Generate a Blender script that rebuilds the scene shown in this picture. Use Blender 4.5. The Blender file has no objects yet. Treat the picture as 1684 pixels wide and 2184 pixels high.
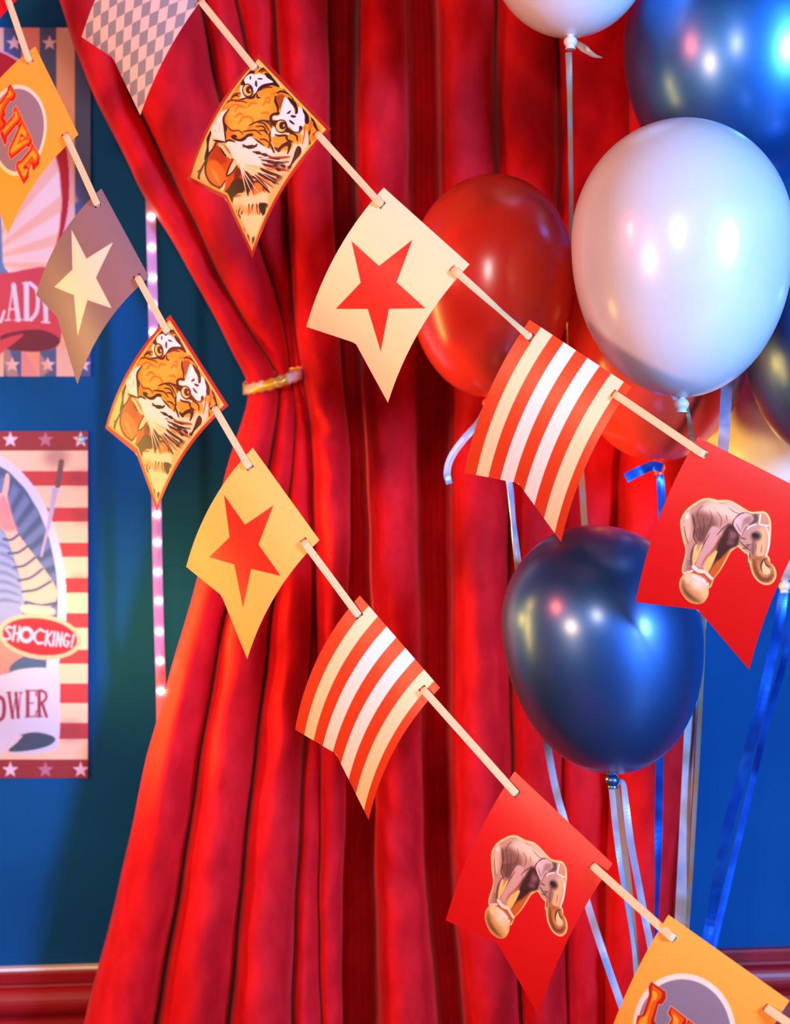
import bpy, math, random
import numpy as np
from mathutils import Vector

random.seed(4); np.random.seed(4)
sc = bpy.context.scene
C = sc.collection

# ---------------------------------------------------------------- camera, world, lights, exposure
F = 3508.0          # focal length in pixels of the 1684 x 2184 frame (50 mm on a 24 mm wide frame)
CZ = 1.5
cd = bpy.data.cameras.new('camera'); cam = bpy.data.objects.new('camera', cd); C.objects.link(cam)
cam.location = (0, 0, CZ); cam.rotation_euler = (math.pi / 2, 0, 0)
cd.sensor_fit = 'HORIZONTAL'; cd.sensor_width = 24.0; cd.lens = F / 1684 * 24.0
cd.dof.use_dof = True; cd.dof.focus_distance = 2.02; cd.dof.aperture_fstop = 4.2
cd.clip_start = 0.05
sc.camera = cam

w = bpy.data.worlds.new('world'); sc.world = w; w.use_nodes = True
w.node_tree.nodes['Background'].inputs[0].default_value = (0.34, 0.26, 0.46, 1)
w.node_tree.nodes['Background'].inputs[1].default_value = 0.07
sc.view_settings.view_transform = 'Standard'; sc.view_settings.look = 'None'
sc.view_settings.gamma = 1.0; sc.view_settings.use_curve_mapping = False
sc.view_settings.exposure = 0.4

def lamp(name, kind, loc, target, energy, color, size=0.1, size_y=None, **kw):
    l = bpy.data.lights.new(name, kind); l.energy = energy; l.color = color
    if kind == 'AREA':
        l.shape = 'RECTANGLE' if size_y else 'DISK'; l.size = size
        if size_y: l.size_y = size_y
    else:
        l.shadow_soft_size = size
    if kind == 'SPOT':
        l.spot_size = kw.get('spot', 1.2); l.spot_blend = 0.6
    o = bpy.data.objects.new(name, l); C.objects.link(o); o.location = loc
    o.rotation_euler = (Vector(target) - Vector(loc)).to_track_quat('-Z', 'Y').to_euler()
    return o
lamp('party_lamp_white', 'AREA', (-0.18, -0.15, 2.05), (0.1, 2.4, 1.4), 8.5, (1.0, 0.93, 0.88), 0.27)
lamp('party_lamp_blue', 'AREA', (3.00, -1.30, 1.90), (-0.2, 2.7, 1.5), 330, (0.20, 0.46, 1.0), 0.85)
lamp('party_lamp_warm', 'AREA', (-1.65, -0.10, 1.50), (0.1, 2.1, 1.4), 30, (1.0, 0.60, 0.36), 0.30)
lamp('party_lamp_red', 'AREA', (-1.9, 0.9, 2.2), (0.6, 2.5, 1.5), 20, (1.0, 0.14, 0.09), 0.18)
lamp('party_lamp_orange', 'SPOT', (1.30, 1.00, 0.90), (0.604, 2.5, 1.59), 70, (1.0, 0.42, 0.16), 0.05, spot=0.30)
lamp('added_rim_spot_amber', 'SPOT', (-0.98, 2.58, 1.38), (-0.25, 2.62, 1.30), 95, (1.0, 0.62, 0.08), 0.10, spot=0.90)  # added spot, stands in for the diode strip's glow on the curtain edge
lamp('tube_lamp_amber', 'AREA', (-1.15, 2.30, 1.45), (0.2, 2.40, 1.45), 5, (1.0, 0.62, 0.16), 0.03, 0.8)

# ---------------------------------------------------------------- helpers
def P(px, py, d):
    """point at distance d (metres along the view axis) seen at pixel px, py"""
    return Vector(((px - 842.0) / F * d, d, CZ - (py - 1092.0) / F * d))

def PN(px, py, d):
    px, py, d = np.broadcast_arrays(np.asarray(px, float), np.asarray(py, float), np.asarray(d, float))
    return np.stack([(px - 842.0) / F * d, d, CZ - (py - 1092.0) / F * d], -1)

def lin(c):
    c = np.asarray(c, float) / 255.0
    return np.where(c <= 0.04045, c / 12.92, ((c + 0.055) / 1.055) ** 2.4)

def lc(r, g, b): return tuple(float(x) for x in lin((r, g, b))) + (1.0,)

def tag(o, label=None, cat=None, group=None, kind=None):
    if label: o['label'] = label
    if cat: o['category'] = cat
    if group: o['group'] = group
    if kind: o['kind'] = kind
    return o

def empty(name, loc):
    o = bpy.data.objects.new(name, None); C.objects.link(o); o.location = loc
    o.empty_display_size = 0.05
    return o

def link(name, verts, faces, mats, parent=None, smooth=True, origin=None, mat_idx=None):
    """link verts / faces (numpy or lists, world coordinates) as ONE mesh object, origin at `origin`"""
    v = np.asarray(verts, float).reshape(-1, 3)
    if parent is not None: org = np.array(parent.matrix_world.translation) if False else np.array(parent.location)
    else: org = np.array(origin) if origin is not None else v.mean(0)
    me = bpy.data.meshes.new(name)
    if isinstance(faces, np.ndarray) and faces.ndim == 2:
        n, k = faces.shape
        me.vertices.add(len(v)); me.vertices.foreach_set('co', (v - org).ravel())
        me.loops.add(n * k); me.loops.foreach_set('vertex_index', faces.ravel().astype(np.int32))
        me.polygons.add(n)
        me.polygons.foreach_set('loop_start', np.arange(0, n * k, k, dtype=np.int32))
        try: me.polygons.foreach_set('loop_total', np.full(n, k, dtype=np.int32))
        except Exception: pass
        me.update(calc_edges=True)
    else:
        me.from_pydata([tuple(x) for x in (v - org)], [], [tuple(int(i) for i in f) for f in faces]); me.update()
    for m in (mats if isinstance(mats, (list, tuple)) else [mats]): me.materials.append(m)
    if mat_idx is not None: me.polygons.foreach_set('material_index', np.asarray(mat_idx, dtype=np.int32))
    me.polygons.foreach_set('use_smooth', np.full(len(me.polygons), smooth, dtype=bool))
    me.validate(); me.update()
    o = bpy.data.objects.new(name, me); C.objects.link(o)
    if parent is not None: o.parent = parent
    else: o.location = org
    return o

def grid_faces(nr, ncol, off=0, close=False):
    """quads of an nr x ncol vertex grid (row major)"""
    r = np.arange(nr - 1)[:, None]; c = np.arange(ncol if close else ncol - 1)[None, :]
    c2 = (c + 1) % ncol
    a = r * ncol + c; b = r * ncol + c2; d = (r + 1) * ncol + c2; e = (r + 1) * ncol + c
    return np.stack([a, e, d, b], -1).reshape(-1, 4) + off

def spline(pts, n=12):
    """Catmull-Rom through pts"""
    p = [np.asarray(q, float) for q in pts]
    if len(p) < 3: return np.array([p[0] + (p[-1] - p[0]) * t for t in np.linspace(0, 1, n)])
    p = [2 * p[0] - p[1]] + p + [2 * p[-1] - p[-2]]
    out = []
    for i in range(1, len(p) - 2):
        for t in np.linspace(0, 1, n, endpoint=False):
            a, b, c, d = p[i - 1], p[i], p[i + 1], p[i + 2]
            out.append(0.5 * (2 * b + (c - a) * t + (2 * a - 5 * b + 4 * c - d) * t * t + (3 * b - a - 3 * c + d) * t ** 3))
    out.append(p[-2]); return np.array(out)

def bsm(pts, n=5):
    """closed smooth loop through 2-D pts"""
    p = [np.asarray(q, float) for q in pts]; m = len(p); out = []
    for i in range(m):
        a, b, c, d = p[i - 1], p[i], p[(i + 1) % m], p[(i + 2) % m]
        for t in np.linspace(0, 1, n, endpoint=False):
            out.append(0.5 * (2 * b + (c - a) * t + (2 * a - 5 * b + 4 * c - d) * t * t + (3 * b - a - 3 * c + d) * t ** 3))
    return np.array(out)

# ---------------------------------------------------------------- materials
def mat(name, base=(1, 1, 1, 1), rough=0.5, metal=0.0, **kw):
    m = bpy.data.materials.new(name); m.use_nodes = True
    b = m.node_tree.nodes['Principled BSDF']
    b.inputs['Base Color'].default_value = base; b.inputs['Roughness'].default_value = rough
    b.inputs['Metallic'].default_value = metal
    for k, v in kw.items(): b.inputs[k.replace('_', ' ')].default_value = v
    return m, m.node_tree, b

def bump(nt, b, scale, strength, dist=0.001, detail=4, coord='Object', stretch=None):
    n = nt.nodes
    tc = n.new('ShaderNodeTexCoord'); no = n.new('ShaderNodeTexNoise'); bu = n.new('ShaderNodeBump')
    no.inputs['Scale'].default_value = scale; no.inputs['Detail'].default_value = detail
    bu.inputs['Strength'].default_value = strength; bu.inputs['Distance'].default_value = dist
    src = tc.outputs[coord]
    if stretch:
        mp = n.new('ShaderNodeMapping'); mp.inputs['Scale'].default_value = stretch
        nt.links.new(src, mp.inputs['Vector']); src = mp.outputs[0]
    nt.links.new(src, no.inputs['Vector']); nt.links.new(no.outputs[0], bu.inputs['Height'])
    nt.links.new(bu.outputs[0], b.inputs['Normal'])
    return no

def mottle(nt, b, scale, c1, c2, p1=0.35, p2=0.7, stretch=None, detail=5):
    n = nt.nodes
    tc = n.new('ShaderNodeTexCoord'); no = n.new('ShaderNodeTexNoise'); cr = n.new('ShaderNodeValToRGB')
    no.inputs['Scale'].default_value = scale; no.inputs['Detail'].default_value = detail
    cr.color_ramp.elements[0].position = p1; cr.color_ramp.elements[0].color = c1
    cr.color_ramp.elements[1].position = p2; cr.color_ramp.elements[1].color = c2
    src = tc.outputs['Object']
    if stretch:
        mp = n.new('ShaderNodeMapping'); mp.inputs['Scale'].default_value = stretch
        nt.links.new(src, mp.inputs['Vector']); src = mp.outputs[0]
    nt.links.new(src, no.inputs['Vector']); nt.links.new(no.outputs[0], cr.inputs[0])
    nt.links.new(cr.outputs[0], b.inputs['Base Color'])
    return cr

M = {}
m, nt, b = mat('red_velvet', rough=0.75, Sheen_Weight=0.26, Sheen_Roughness=0.35)
b.inputs['Sheen Tint'].default_value = (1.0, 0.42, 0.40, 1); b.inputs['Specular IOR Level'].default_value = 0.15
mottle(nt, b, 30, lc(206, 8, 22), lc(228, 20, 30), 0.36, 0.66, stretch=(1, 1, 0.55)); bump(nt, b, 60, 0.25, 0.002)
M['velvet'] = m
m, nt, b = mat('blue_wall_cloth', rough=0.8); b.inputs['Specular IOR Level'].default_value = 0.15
mottle(nt, b, 3, lc(1, 68, 124), lc(4, 77, 134), 0.35, 0.65); bump(nt, b, 900, 0.3, 0.0006)
M['wall'] = m
m, nt, b = mat('red_gloss_paint', lc(150, 6, 20), 0.45); bump(nt, b, 8, 0.06, 0.002); M['trim'] = m
m, nt, b = mat('white_gloss_paint', lc(235, 225, 220), 0.3); bump(nt, b, 30, 0.05); M['white_trim'] = m
m, nt, b = mat('dark_floorboards', rough=0.5); mottle(nt, b, 6, lc(60, 40, 30), lc(92, 64, 46), stretch=(1, 8, 1)); M['floor'] = m

def print_mat(name, rough=0.42, coat=0.25):
    m, nt, b = mat(name, rough=rough); b.inputs['Coat Weight'].default_value = coat; b.inputs['Coat Roughness'].default_value = 0.35
    b.inputs['Specular IOR Level'].default_value = 0.35
    a = nt.nodes.new('ShaderNodeAttribute'); a.attribute_name = 'print'; nt.links.new(a.outputs['Color'], b.inputs['Base Color'])
    return m
M['flag'] = print_mat('printed_card'); M['poster'] = print_mat('printed_poster', 0.55, 0.05)
m, nt, b = mat('card_edge', lc(248, 244, 250), 0.5); bump(nt, b, 300, 0.1); M['edge'] = m
m, nt, b = mat('cream_satin', lc(240, 200, 142), 0.42, Sheen_Weight=0.2); bump(nt, b, 900, 0.35, 0.0004, stretch=(1, 1, 3)); M['satin'] = m

def balloon_mat(name, col, rough=0.16, metal=0.0, coat=0.6, sss=0.0, cr_=0.22):
    m, nt, b = mat(name, col, rough, metal); b.inputs['Coat Weight'].default_value = coat; b.inputs['Coat Roughness'].default_value = cr_; b.inputs['Coat IOR'].default_value = 1.8
    if sss:
        b.inputs['Subsurface Weight'].default_value = sss; b.inputs['Subsurface Radius'].default_value = (0.03, 0.02, 0.015)
    mottle(nt, b, 5, col, tuple(min(1, c * 1.12) for c in col[:3]) + (1,), 0.4, 0.6)
    return m
M['b_white'] = balloon_mat('white_latex', lc(214, 214, 220), 0.36, 0, 0.6)
M['b_red'] = balloon_mat('red_latex', lc(255, 62, 34), 0.30, 0, 0.5, sss=0.15)
M['b_navy'] = balloon_mat('pearl_navy_latex', lc(36, 92, 160), 0.44, 0.85, 1.0, cr_=0.27)
M['b_chrome'] = balloon_mat('chrome_blue_latex', lc(24, 118, 205), 0.42, 0.9, 1.0, cr_=0.27)

def foil(name, c1, c2, c3, metal=0.6, rough=0.3):
    m, nt, b = mat(name, rough=rough, metal=metal)
    cr = mottle(nt, b, 18, c1, c3, 0.3, 0.7, detail=1); e = cr.color_ramp.elements.new(0.5); e.color = c2
    return m
M['foil'] = foil('iridescent_foil_ribbon', lc(140, 150, 190), lc(205, 190, 205), lc(185, 150, 135), 0.3)
M['foil_blue'] = foil('blue_foil_ribbon', lc(4, 40, 130), lc(10, 90, 200), lc(4, 60, 165), 0.6)
M['foil_gold'] = foil('gold_foil_ribbon', lc(170, 126, 84), lc(150, 140, 128), lc(190, 116, 62), 0.25)
m, nt, b = mat('gold_braid', lc(245, 190, 60), 0.3, 0.35); mottle(nt, b, 40, lc(235, 160, 30), lc(245, 240, 235), 0.42, 0.6); M['gold'] = m
m, nt, b = mat('lamp_strip_plastic', lc(176, 120, 166), 0.35); bump(nt, b, 60, 0.1); M['strip'] = m
m, nt, b = mat('lit_diode', lc(255, 255, 255), 0.3); b.inputs['Emission Color'].default_value = (0.72, 1.0, 0.62, 1); b.inputs['Emission Strength'].default_value = 26.0
bump(nt, b, 20, 0.02); M['led'] = m
m, nt, b = mat('glint_gloss', lc(160, 225, 240), 0.1, 0.3); bump(nt, b, 20, 0.02); M['glint'] = m  # pale blue taken from the reflected light it stands for

# ---------------------------------------------------------------- the setting
def wall_y(x): return 2.84 + 0.110 * x                 # back wall, turned a few degrees
def on_wall(px, py, off=0.0):
    """where the view ray of a pixel meets the wall (off = distance in front of it)"""
    kx = (px - 842.0) / F
    d = (2.84 - off) / (1 - 0.110 * kx)
    return PN(px, py, d)

def boxm(name, cs, m, kind=None, parent=None, smooth=False):
    fs = [(0, 1, 2, 3), (7, 6, 5, 4), (0, 4, 5, 1), (1, 5, 6, 2), (2, 6, 7, 3), (3, 7, 4, 0)]
    o = link(name, cs, fs, m, parent, smooth)
    if kind: o['kind'] = kind
    return o
x0, x1 = -2.6, 2.6
boxm('wall_back', [(x0, wall_y(x0), 0), (x1, wall_y(x1), 0), (x1, wall_y(x1), 3.0), (x0, wall_y(x0), 3.0),
                   (x0, wall_y(x0) + .1, 0), (x1, wall_y(x1) + .1, 0), (x1, wall_y(x1) + .1, 3.0), (x0, wall_y(x0) + .1, 3.0)], M['wall'], 'structure')
boxm('floor', [(x0, -1.5, 0), (x1, -1.5, 0), (x1, 3.4, 0), (x0, 3.4, 0), (x0, -1.5, -.1), (x1, -1.5, -.1), (x1, 3.4, -.1), (x0, 3.4, -.1)], M['floor'], 'structure')

def moulding(name, xa, xb, z0, prof, m):
    """profile (out, up) swept along the wall"""
    v = []
    for x in (xa, xb):
        for o_, u in prof: v.append((x, wall_y(x) - o_, z0 + u))
    n = len(prof); f = [(i, i + 1, n + i + 1, n + i) for i in range(n - 1)]
    f += [tuple(range(n))[::-1], tuple(range(n, 2 * n)), (n - 1, 0, n, 2 * n - 1)]
    o = link(name, v, f, m, smooth=False); o['kind'] = 'structure'; return o
ZR = CZ - (2066 - 1092) / F * on_wall(60, 2066)[1]
prof = [(0.001, 0.0), (0.016, 0.0), (0.018, -0.004), (0.016, -0.020), (0.010, -0.024), (0.012, -0.028)]
for k in range(13):
    a = math.pi * k / 12; prof.append((0.013 + 0.017 * math.sin(a), -0.052 + 0.024 * math.cos(a)))
prof += [(0.011, -0.080), (0.016, -0.084), (0.018, -0.12), (0.006, -0.124), (0.006, -0.60), (0.001, -0.60)]
moulding('trim_1', x0, x1, float(ZR), prof, M['trim'])
moulding('trim_2', x0, -0.25, float(ZR), [(0.001, 0.006), (0.019, 0.006), (0.020, 0.003), (0.019, 0.0005), (0.001, 0.0005)], M['white_trim'])

# ---------------------------------------------------------------- curtains
def fold_sheet(name, rows, base, ks, label, gaps=(), seed=1, rag=0.0):
    """each fold is a rounded pleat between two boundary lines; rows: (y pixel, boundaries)"""
    ys = np.array([r[0] for r in rows], float); B = np.array([r[1] for r in rows], float)
    yy = np.arange(ys[0], ys[-1] + 1, 13.0)
    # smooth interpolation down the cloth
    Bx = np.stack([np.interp(yy, ys, B[:, j]) for j in range(B.shape[1])], 1)
    ker = np.hanning(9); ker /= ker.sum()
    Bx = np.stack([np.convolve(np.pad(Bx[:, j], 4, 'edge'), ker, 'valid') for j in range(Bx.shape[1])], 1)
    ne = B.shape[1] - 1; ns = 22
    cols_x, cols_d = [], []
    ph = np.random.RandomState(seed)
    for e in range(ne):
        th = np.linspace(0, math.pi, ns, endpoint=(e == ne - 1))
        t = (1 - np.cos(th)) / 2
        xl, xr = Bx[:, e:e + 1], Bx[:, e + 1:e + 2]; wd = (xr - xl) / F * base
        x = xl + (xr - xl) * t[None, :]
        if e in gaps:
            dep = 0.080 * (np.sin(math.pi * t) ** 0.6)[None, :] - 0.022 * (np.sin(math.pi * t) ** 6)[None, :] + 0 * x
        else:
            k = ks[e] if isinstance(ks, (list, tuple)) else ks
            prof = np.sin(th) ** 0.85
            lean = 0.22 * np.sin(2 * th)
            dep = -k * wd * (prof + lean * 0.25)[None, :]
            # soft creases that wander down each pleat
            fr = ph.uniform(0.004, 0.008); p0 = ph.uniform(0, 6)
            dep = dep - 0.05 * wd * np.sin(th * 3 + p0)[None, :] * np.sin(yy * fr + p0)[:, None] * np.sin(th)[None, :]
        cols_x.append(x); cols_d.append(dep)
    X = np.concatenate(cols_x, 1); Dp = np.concatenate(cols_d, 1)
    Y = np.repeat(yy[:, None], X.shape[1], 1)
    X = X + 1.6 * np.sin(Y * 0.011 + X * 0.02) + 0.8 * np.sin(Y * 0.031 + X * 0.013)
    Dp = Dp + 0.0012 * np.sin(Y * 0.043 + X * 0.06) + 0.0016 * np.sin(Y * 0.021 - X * 0.035)
    if seed == 3:      # crumpled pleat to the right of the tie-back
        wn = np.clip((X - 655) / 20, 0, 1) * np.exp(-((Y - 880) / 150.0) ** 4)
        Dp = Dp + wn * (0.006 * np.sin(Y * 0.062 - X * 0.045) + 0.003 * np.sin(Y * 0.11 + X * 0.05))
    else:              # a few horizontal crumples low on the straight curtain
        wn = np.exp(-((X - 850) / 55.0) ** 4) * np.exp(-((Y - 1740) / 170.0) ** 4)
        Dp = Dp + wn * 0.005 * np.sin(Y * 0.05 - X * 0.05)
    return X, Y, Dp, base

def curtain(name, sheets, label, group):
    vs, fs, off = [], [], 0
    for X, Y, Dp, base in sheets:
        p = PN(X, Y, base + Dp); nr, nc = X.shape
        vs.append(p.reshape(-1, 3)); fs.append(grid_faces(nr, nc, off)); off += nr * nc
    v = np.concatenate(vs); lo = v[:, 2].min()
    o = link(name, v, np.concatenate(fs), M['velvet'], origin=(v[:, 0].mean(), v[:, 1].mean(), lo))
    sm = o.modifiers.new('cloth_thickness', 'SOLIDIFY'); sm.thickness = 0.0025; sm.offset = -1
    tag(o, label, 'curtain', group); return o

rowsA = [(-900, [-260, 0, 240, 390, 500, 640]), (-300, [12, 140, 350, 455, 560, 682]),
         (0, [125, 235, 425, 505, 585, 697]), (200, [197, 281, 466, 548, 596, 703]), (400, [298, 378, 520, 602, 612, 709]),
         (500, [358, 424, 548, 611, 617, 712]), (600, [415, 472, 580, 616, 621, 716]), (700, [472, 530, 604, 620, 628, 723]),
         (770, [506, 574, 614, 624, 638, 728]), (812, [528, 592, 617, 630, 645, 733]), (850, [528, 594, 628, 650, 655, 737]),
         (900, [514, 590, 632, 660, 664, 742]), (1000, [482, 573, 625, 662, 668, 746]), (1150, [445, 530, 607, 662, 670, 745]),
         (1300, [403, 483, 579, 666, 674, 744]), (1450, [361, 455, 562, 658, 678, 742]), (1600, [318, 427, 546, 648, 683, 738]),
         (1900, [250, 384, 515, 630, 680, 732]), (2184, [176, 334, 487, 624, 686, 728]), (2990, [40, 240, 420, 610, 700, 760])]
rowsB = [(-900, [680, 762, 868, 930, 1056, 1186, 1345, 1490]), (0, [682, 762, 868, 930, 1056, 1186, 1345, 1490]),
         (400, [690, 757, 870, 940, 1060, 1190, 1340, 1490]), (850, [716, 774, 885, 960, 1082, 1195, 1330, 1490]),
         (1300, [728, 795, 893, 962, 1087, 1198, 1300, 1487]), (1700, [726, 801, 902, 963, 1092, 1200, 1295, 1482]),
         (1880, [724, 802, 904, 966, 1095, 1200, 1290, 1470]), (2184, [720, 806, 936, 992, 1110, 1210, 1290, 1440]),
         (2940, [716, 815, 960, 1030, 1140, 1230, 1310, 1430])]
curtain('velvet_curtain', [fold_sheet('a', rowsA, 2.675, [1.0, 1.0, 1.0, 1.0, 1.0], '', seed=3)],
        'red velvet curtain gathered and tied back at its waist, flaring out below', 'velvet curtains')
curtain('velvet_curtain', [fold_sheet('b', rowsB, 2.725, [0, 1.0, 0, 0.9, 0.8, 0.4, 0.6], '', gaps=(0, 2), seed=8)],
        'red velvet curtain hanging straight in deep pleats behind the balloons', 'velvet curtains')

# tie-back: a flat braided band round the gathered cloth
def tieback():
    v, n = [], 90
    for i in range(n):
        a = 2 * math.pi * i / n
        cx, cy = 582, 812
        px = cx + 62 * math.cos(a); py = cy - 17 * math.cos(a) + 6 * math.sin(a)
        d = 2.655 - 0.045 * math.sin(a) * (1 if math.sin(a) > 0 else 0.25)
        h = 11 + 1.4 * math.sin(i * 1.4)
        for (o_, e) in ((-1, 0.0), (-0.6, -0.004 + 0.001 * math.sin(i * 1.4)), (0, -0.005), (0.6, -0.004), (1, 0.0)):
            v.append(P(px, py + h * o_, d + e * (1 if math.sin(a) > 0 else -1)))
    return link('curtain_tieback', [tuple(q) for q in v], np.array([((i * 5 + j), (i * 5 + j + 1), (((i + 1) % n) * 5 + j + 1), (((i + 1) % n) * 5 + j)) for i in range(n) for j in range(4)]), M['gold'])
o = tieback(); sm = o.modifiers.new('band_thickness', 'SOLIDIFY'); sm.thickness = 0.002
tag(o, 'shiny gold and silver tieback band wrapped round the gathered red curtain', 'curtain tieback')

# ---------------------------------------------------------------- printing: colours laid on a dense sheet
class Paint:
    def __init__(s, X, Y, base):
        s.X, s.Y = X.ravel().astype(float), Y.ravel().astype(float)
        s.c = np.tile(np.asarray(base, float), (s.X.size, 1)); s.k = 1.0; s.ox = s.oy = 0.0; s.fat = 0.0
    def frame(s, ox, oy, k): s.ox, s.oy, s.k = ox, oy, k; return s
    def _t(s, pts):
        p = np.asarray(pts, float).reshape(-1, 2); return p / s.k + np.array([s.ox, s.oy])
    def _near(s, p, r):
        a = (s.X > p[:, 0].min() - r) & (s.X < p[:, 0].max() + r) & (s.Y > p[:, 1].min() - r) & (s.Y < p[:, 1].max() + r)
        return np.nonzero(a)[0]
    def mix(s, idx, a, col):
        a = np.clip(a, 0, 1)[:, None]; s.c[idx] = s.c[idx] * (1 - a) + np.asarray(col, float)[None, :] * a
    def dist(s, p, idx, closed, wid=None):
        x, y = s.X[idx], s.Y[idx]; best = np.full(x.shape, 1e9); ins = np.zeros(x.shape, bool)
        n = len(p); m_ = n if closed else n - 1
        for i in range(m_):
            a, b_ = p[i], p[(i + 1) % n]; dx, dy = b_ - a; L = dx * dx + dy * dy + 1e-9
            t = np.clip(((x - a[0]) * dx + (y - a[1]) * dy) / L, 0, 1)
            d = np.hypot(x - a[0] - t * dx, y - a[1] - t * dy)
            if wid is not None: d = d - (wid[i] + (wid[i + 1] - wid[i]) * t)
            best = np.minimum(best, d)
            if closed:
                cr = ((a[1] > y) != (b_[1] > y))
                with np.errstate(divide='ignore', invalid='ignore'):
                    xi = a[0] + (y - a[1]) * dx / (dy if abs(dy) > 1e-9 else 1e-9)
                ins ^= cr & (x < xi)
        return best, ins
    def poly(s, pts, col, f=0.6, alpha=1.0, sm=True, clip=None):
        p = s._t(pts)
        if sm: p = bsm(p, 4)
        idx = s._near(p, f + 1)
        if idx.size == 0: return
        d, ins = s.dist(p, idx, True); sd = np.where(ins, -d, d) - (s.fat if sum(col) < 190 else 0)
        s.mix(idx, alpha * np.clip(0.5 - sd / (2 * f), 0, 1), col)
    def grow(s, pts, r, col, f=0.6, sm=True):
        p = s._t(pts)
        if sm: p = bsm(p, 4)
        idx = s._near(p, r + f + 1)
        if idx.size == 0: return
        d, ins = s.dist(p, idx, True); sd = np.where(ins, -d, d) - r
        s.mix(idx, np.clip(0.5 - sd / (2 * f), 0, 1), col)
    def line(s, pts, wd, col, f=0.6, alpha=1.0, sm=True, taper=True):
        """brush stroke: wd in frame units at its thickest; pointed ends when taper"""
        p = s._t(pts)
        if sm and len(p) > 2: p = spline(p, 5)
        elif len(p) == 2: p = np.array([p[0] + (p[1] - p[0]) * t for t in np.linspace(0, 1, 6)])
        t = np.linspace(0, 1, len(p))
        wv = (wd / s.k / 2) * (np.clip(np.sin(math.pi * (0.06 + 0.88 * t)), 0, 1) ** 0.7 if taper is True else (np.interp(t, [0, 1], taper) if taper else np.ones_like(t)))
        idx = s._near(p, wv.max() + f + 1)
        if idx.size == 0: return
        d, _ = s.dist(p, idx, False, wv)
        if sum(col) < 330: d = d - s.fat
        s.mix(idx, alpha * np.clip(0.5 - d / (2 * f), 0, 1), col)
    def ell(s, cx, cy, rx, ry, col, ang=0.0, f=0.6, alpha=1.0):
        a = np.linspace(0, 2 * math.pi, 28, endpoint=False); ca, sa = math.cos(ang), math.sin(ang)
        x, y = rx * np.cos(a), ry * np.sin(a)
        s.poly(np.stack([cx + x * ca - y * sa, cy + x * sa + y * ca], 1), col, f, alpha, sm=False)
    def mask(s, a, col): s.mix(np.arange(s.X.size), a.ravel(), col)
    def out(s): return np.concatenate([lin(np.clip(s.c, 0, 255)), np.ones((s.X.size, 1))], 1).astype(np.float32)

def set_print(o, col, nfront):
    me = o.data; at = me.color_attributes.new('print', 'FLOAT_COLOR', 'POINT')
    full = np.ones((len(me.vertices), 4), np.float32); full[:, :3] = lin((250, 246, 244))
    full[:nfront] = col; at.data.foreach_set('color', full.ravel())

# ---------------------------------------------------------------- flags of the two buntings
class Flag:
    """swallow-tailed card: corners in pixels, curved and leaning in depth"""
    def __init__(s, TL, TR, LT, RT, NO, d0, bulge=17.0, a=-0.055, b=0.02, c=0.06):
        s.TL, s.TR, s.LT, s.RT, s.NO = [np.array(q, float) for q in (TL, TR, LT, RT, NO)]
        s.d0, s.a, s.b, s.c = d0, a, b, c
        def ctrl(p0, p2):
            ch = p2 - p0; n = np.array([-ch[1], ch[0]]) / np.linalg.norm(ch)
            return (p0 + p2) / 2 + n * bulge * 2
        s.CL, s.CR = ctrl(s.TL, s.LT), ctrl(s.TR, s.RT)
        # v of the notch
        best = min(((np.linalg.norm(s.pix(u, v) - s.NO), v, u) for v in np.linspace(.6, .98, 77) for u in np.linspace(.4, .6, 21)))
        s.vn, s.un = best[1], best[2]
    def pix(s, u, v):
        u = np.asarray(u, float)[..., None]; v = np.asarray(v, float)[..., None]
        def q(p0, c, p2): return p0 * (1 - v) ** 2 + c * 2 * v * (1 - v) + p2 * v * v
        return q(s.TL, s.CL, s.LT) * (1 - u) + q(s.TR, s.CR, s.RT) * u
    def dep(s, u, v): return s.d0 + s.a * (np.asarray(u) - .5) + s.b * np.asarray(v) + s.c * np.asarray(v) ** 2
    def pos(s, u, v, off=0.0):
        p = s.pix(u, v); return PN(p[..., 0], p[..., 1], s.dep(u, v) + off)
    def vmax(s, u):
        un = s.un; t = np.where(u < un, u / un, (1 - u) / (1 - un)); return 1 - (1 - s.vn) * t
    def uv_of(s, px, py):
        U, V = np.meshgrid(np.linspace(-.05, 1.05, 221), np.linspace(-.05, 1.05, 221)); q = s.pix(U, V)
        i = np.argmin(np.hypot(q[..., 0] - px, q[..., 1] - py)); return float(U.ravel()[i]), float(V.ravel()[i])

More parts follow.
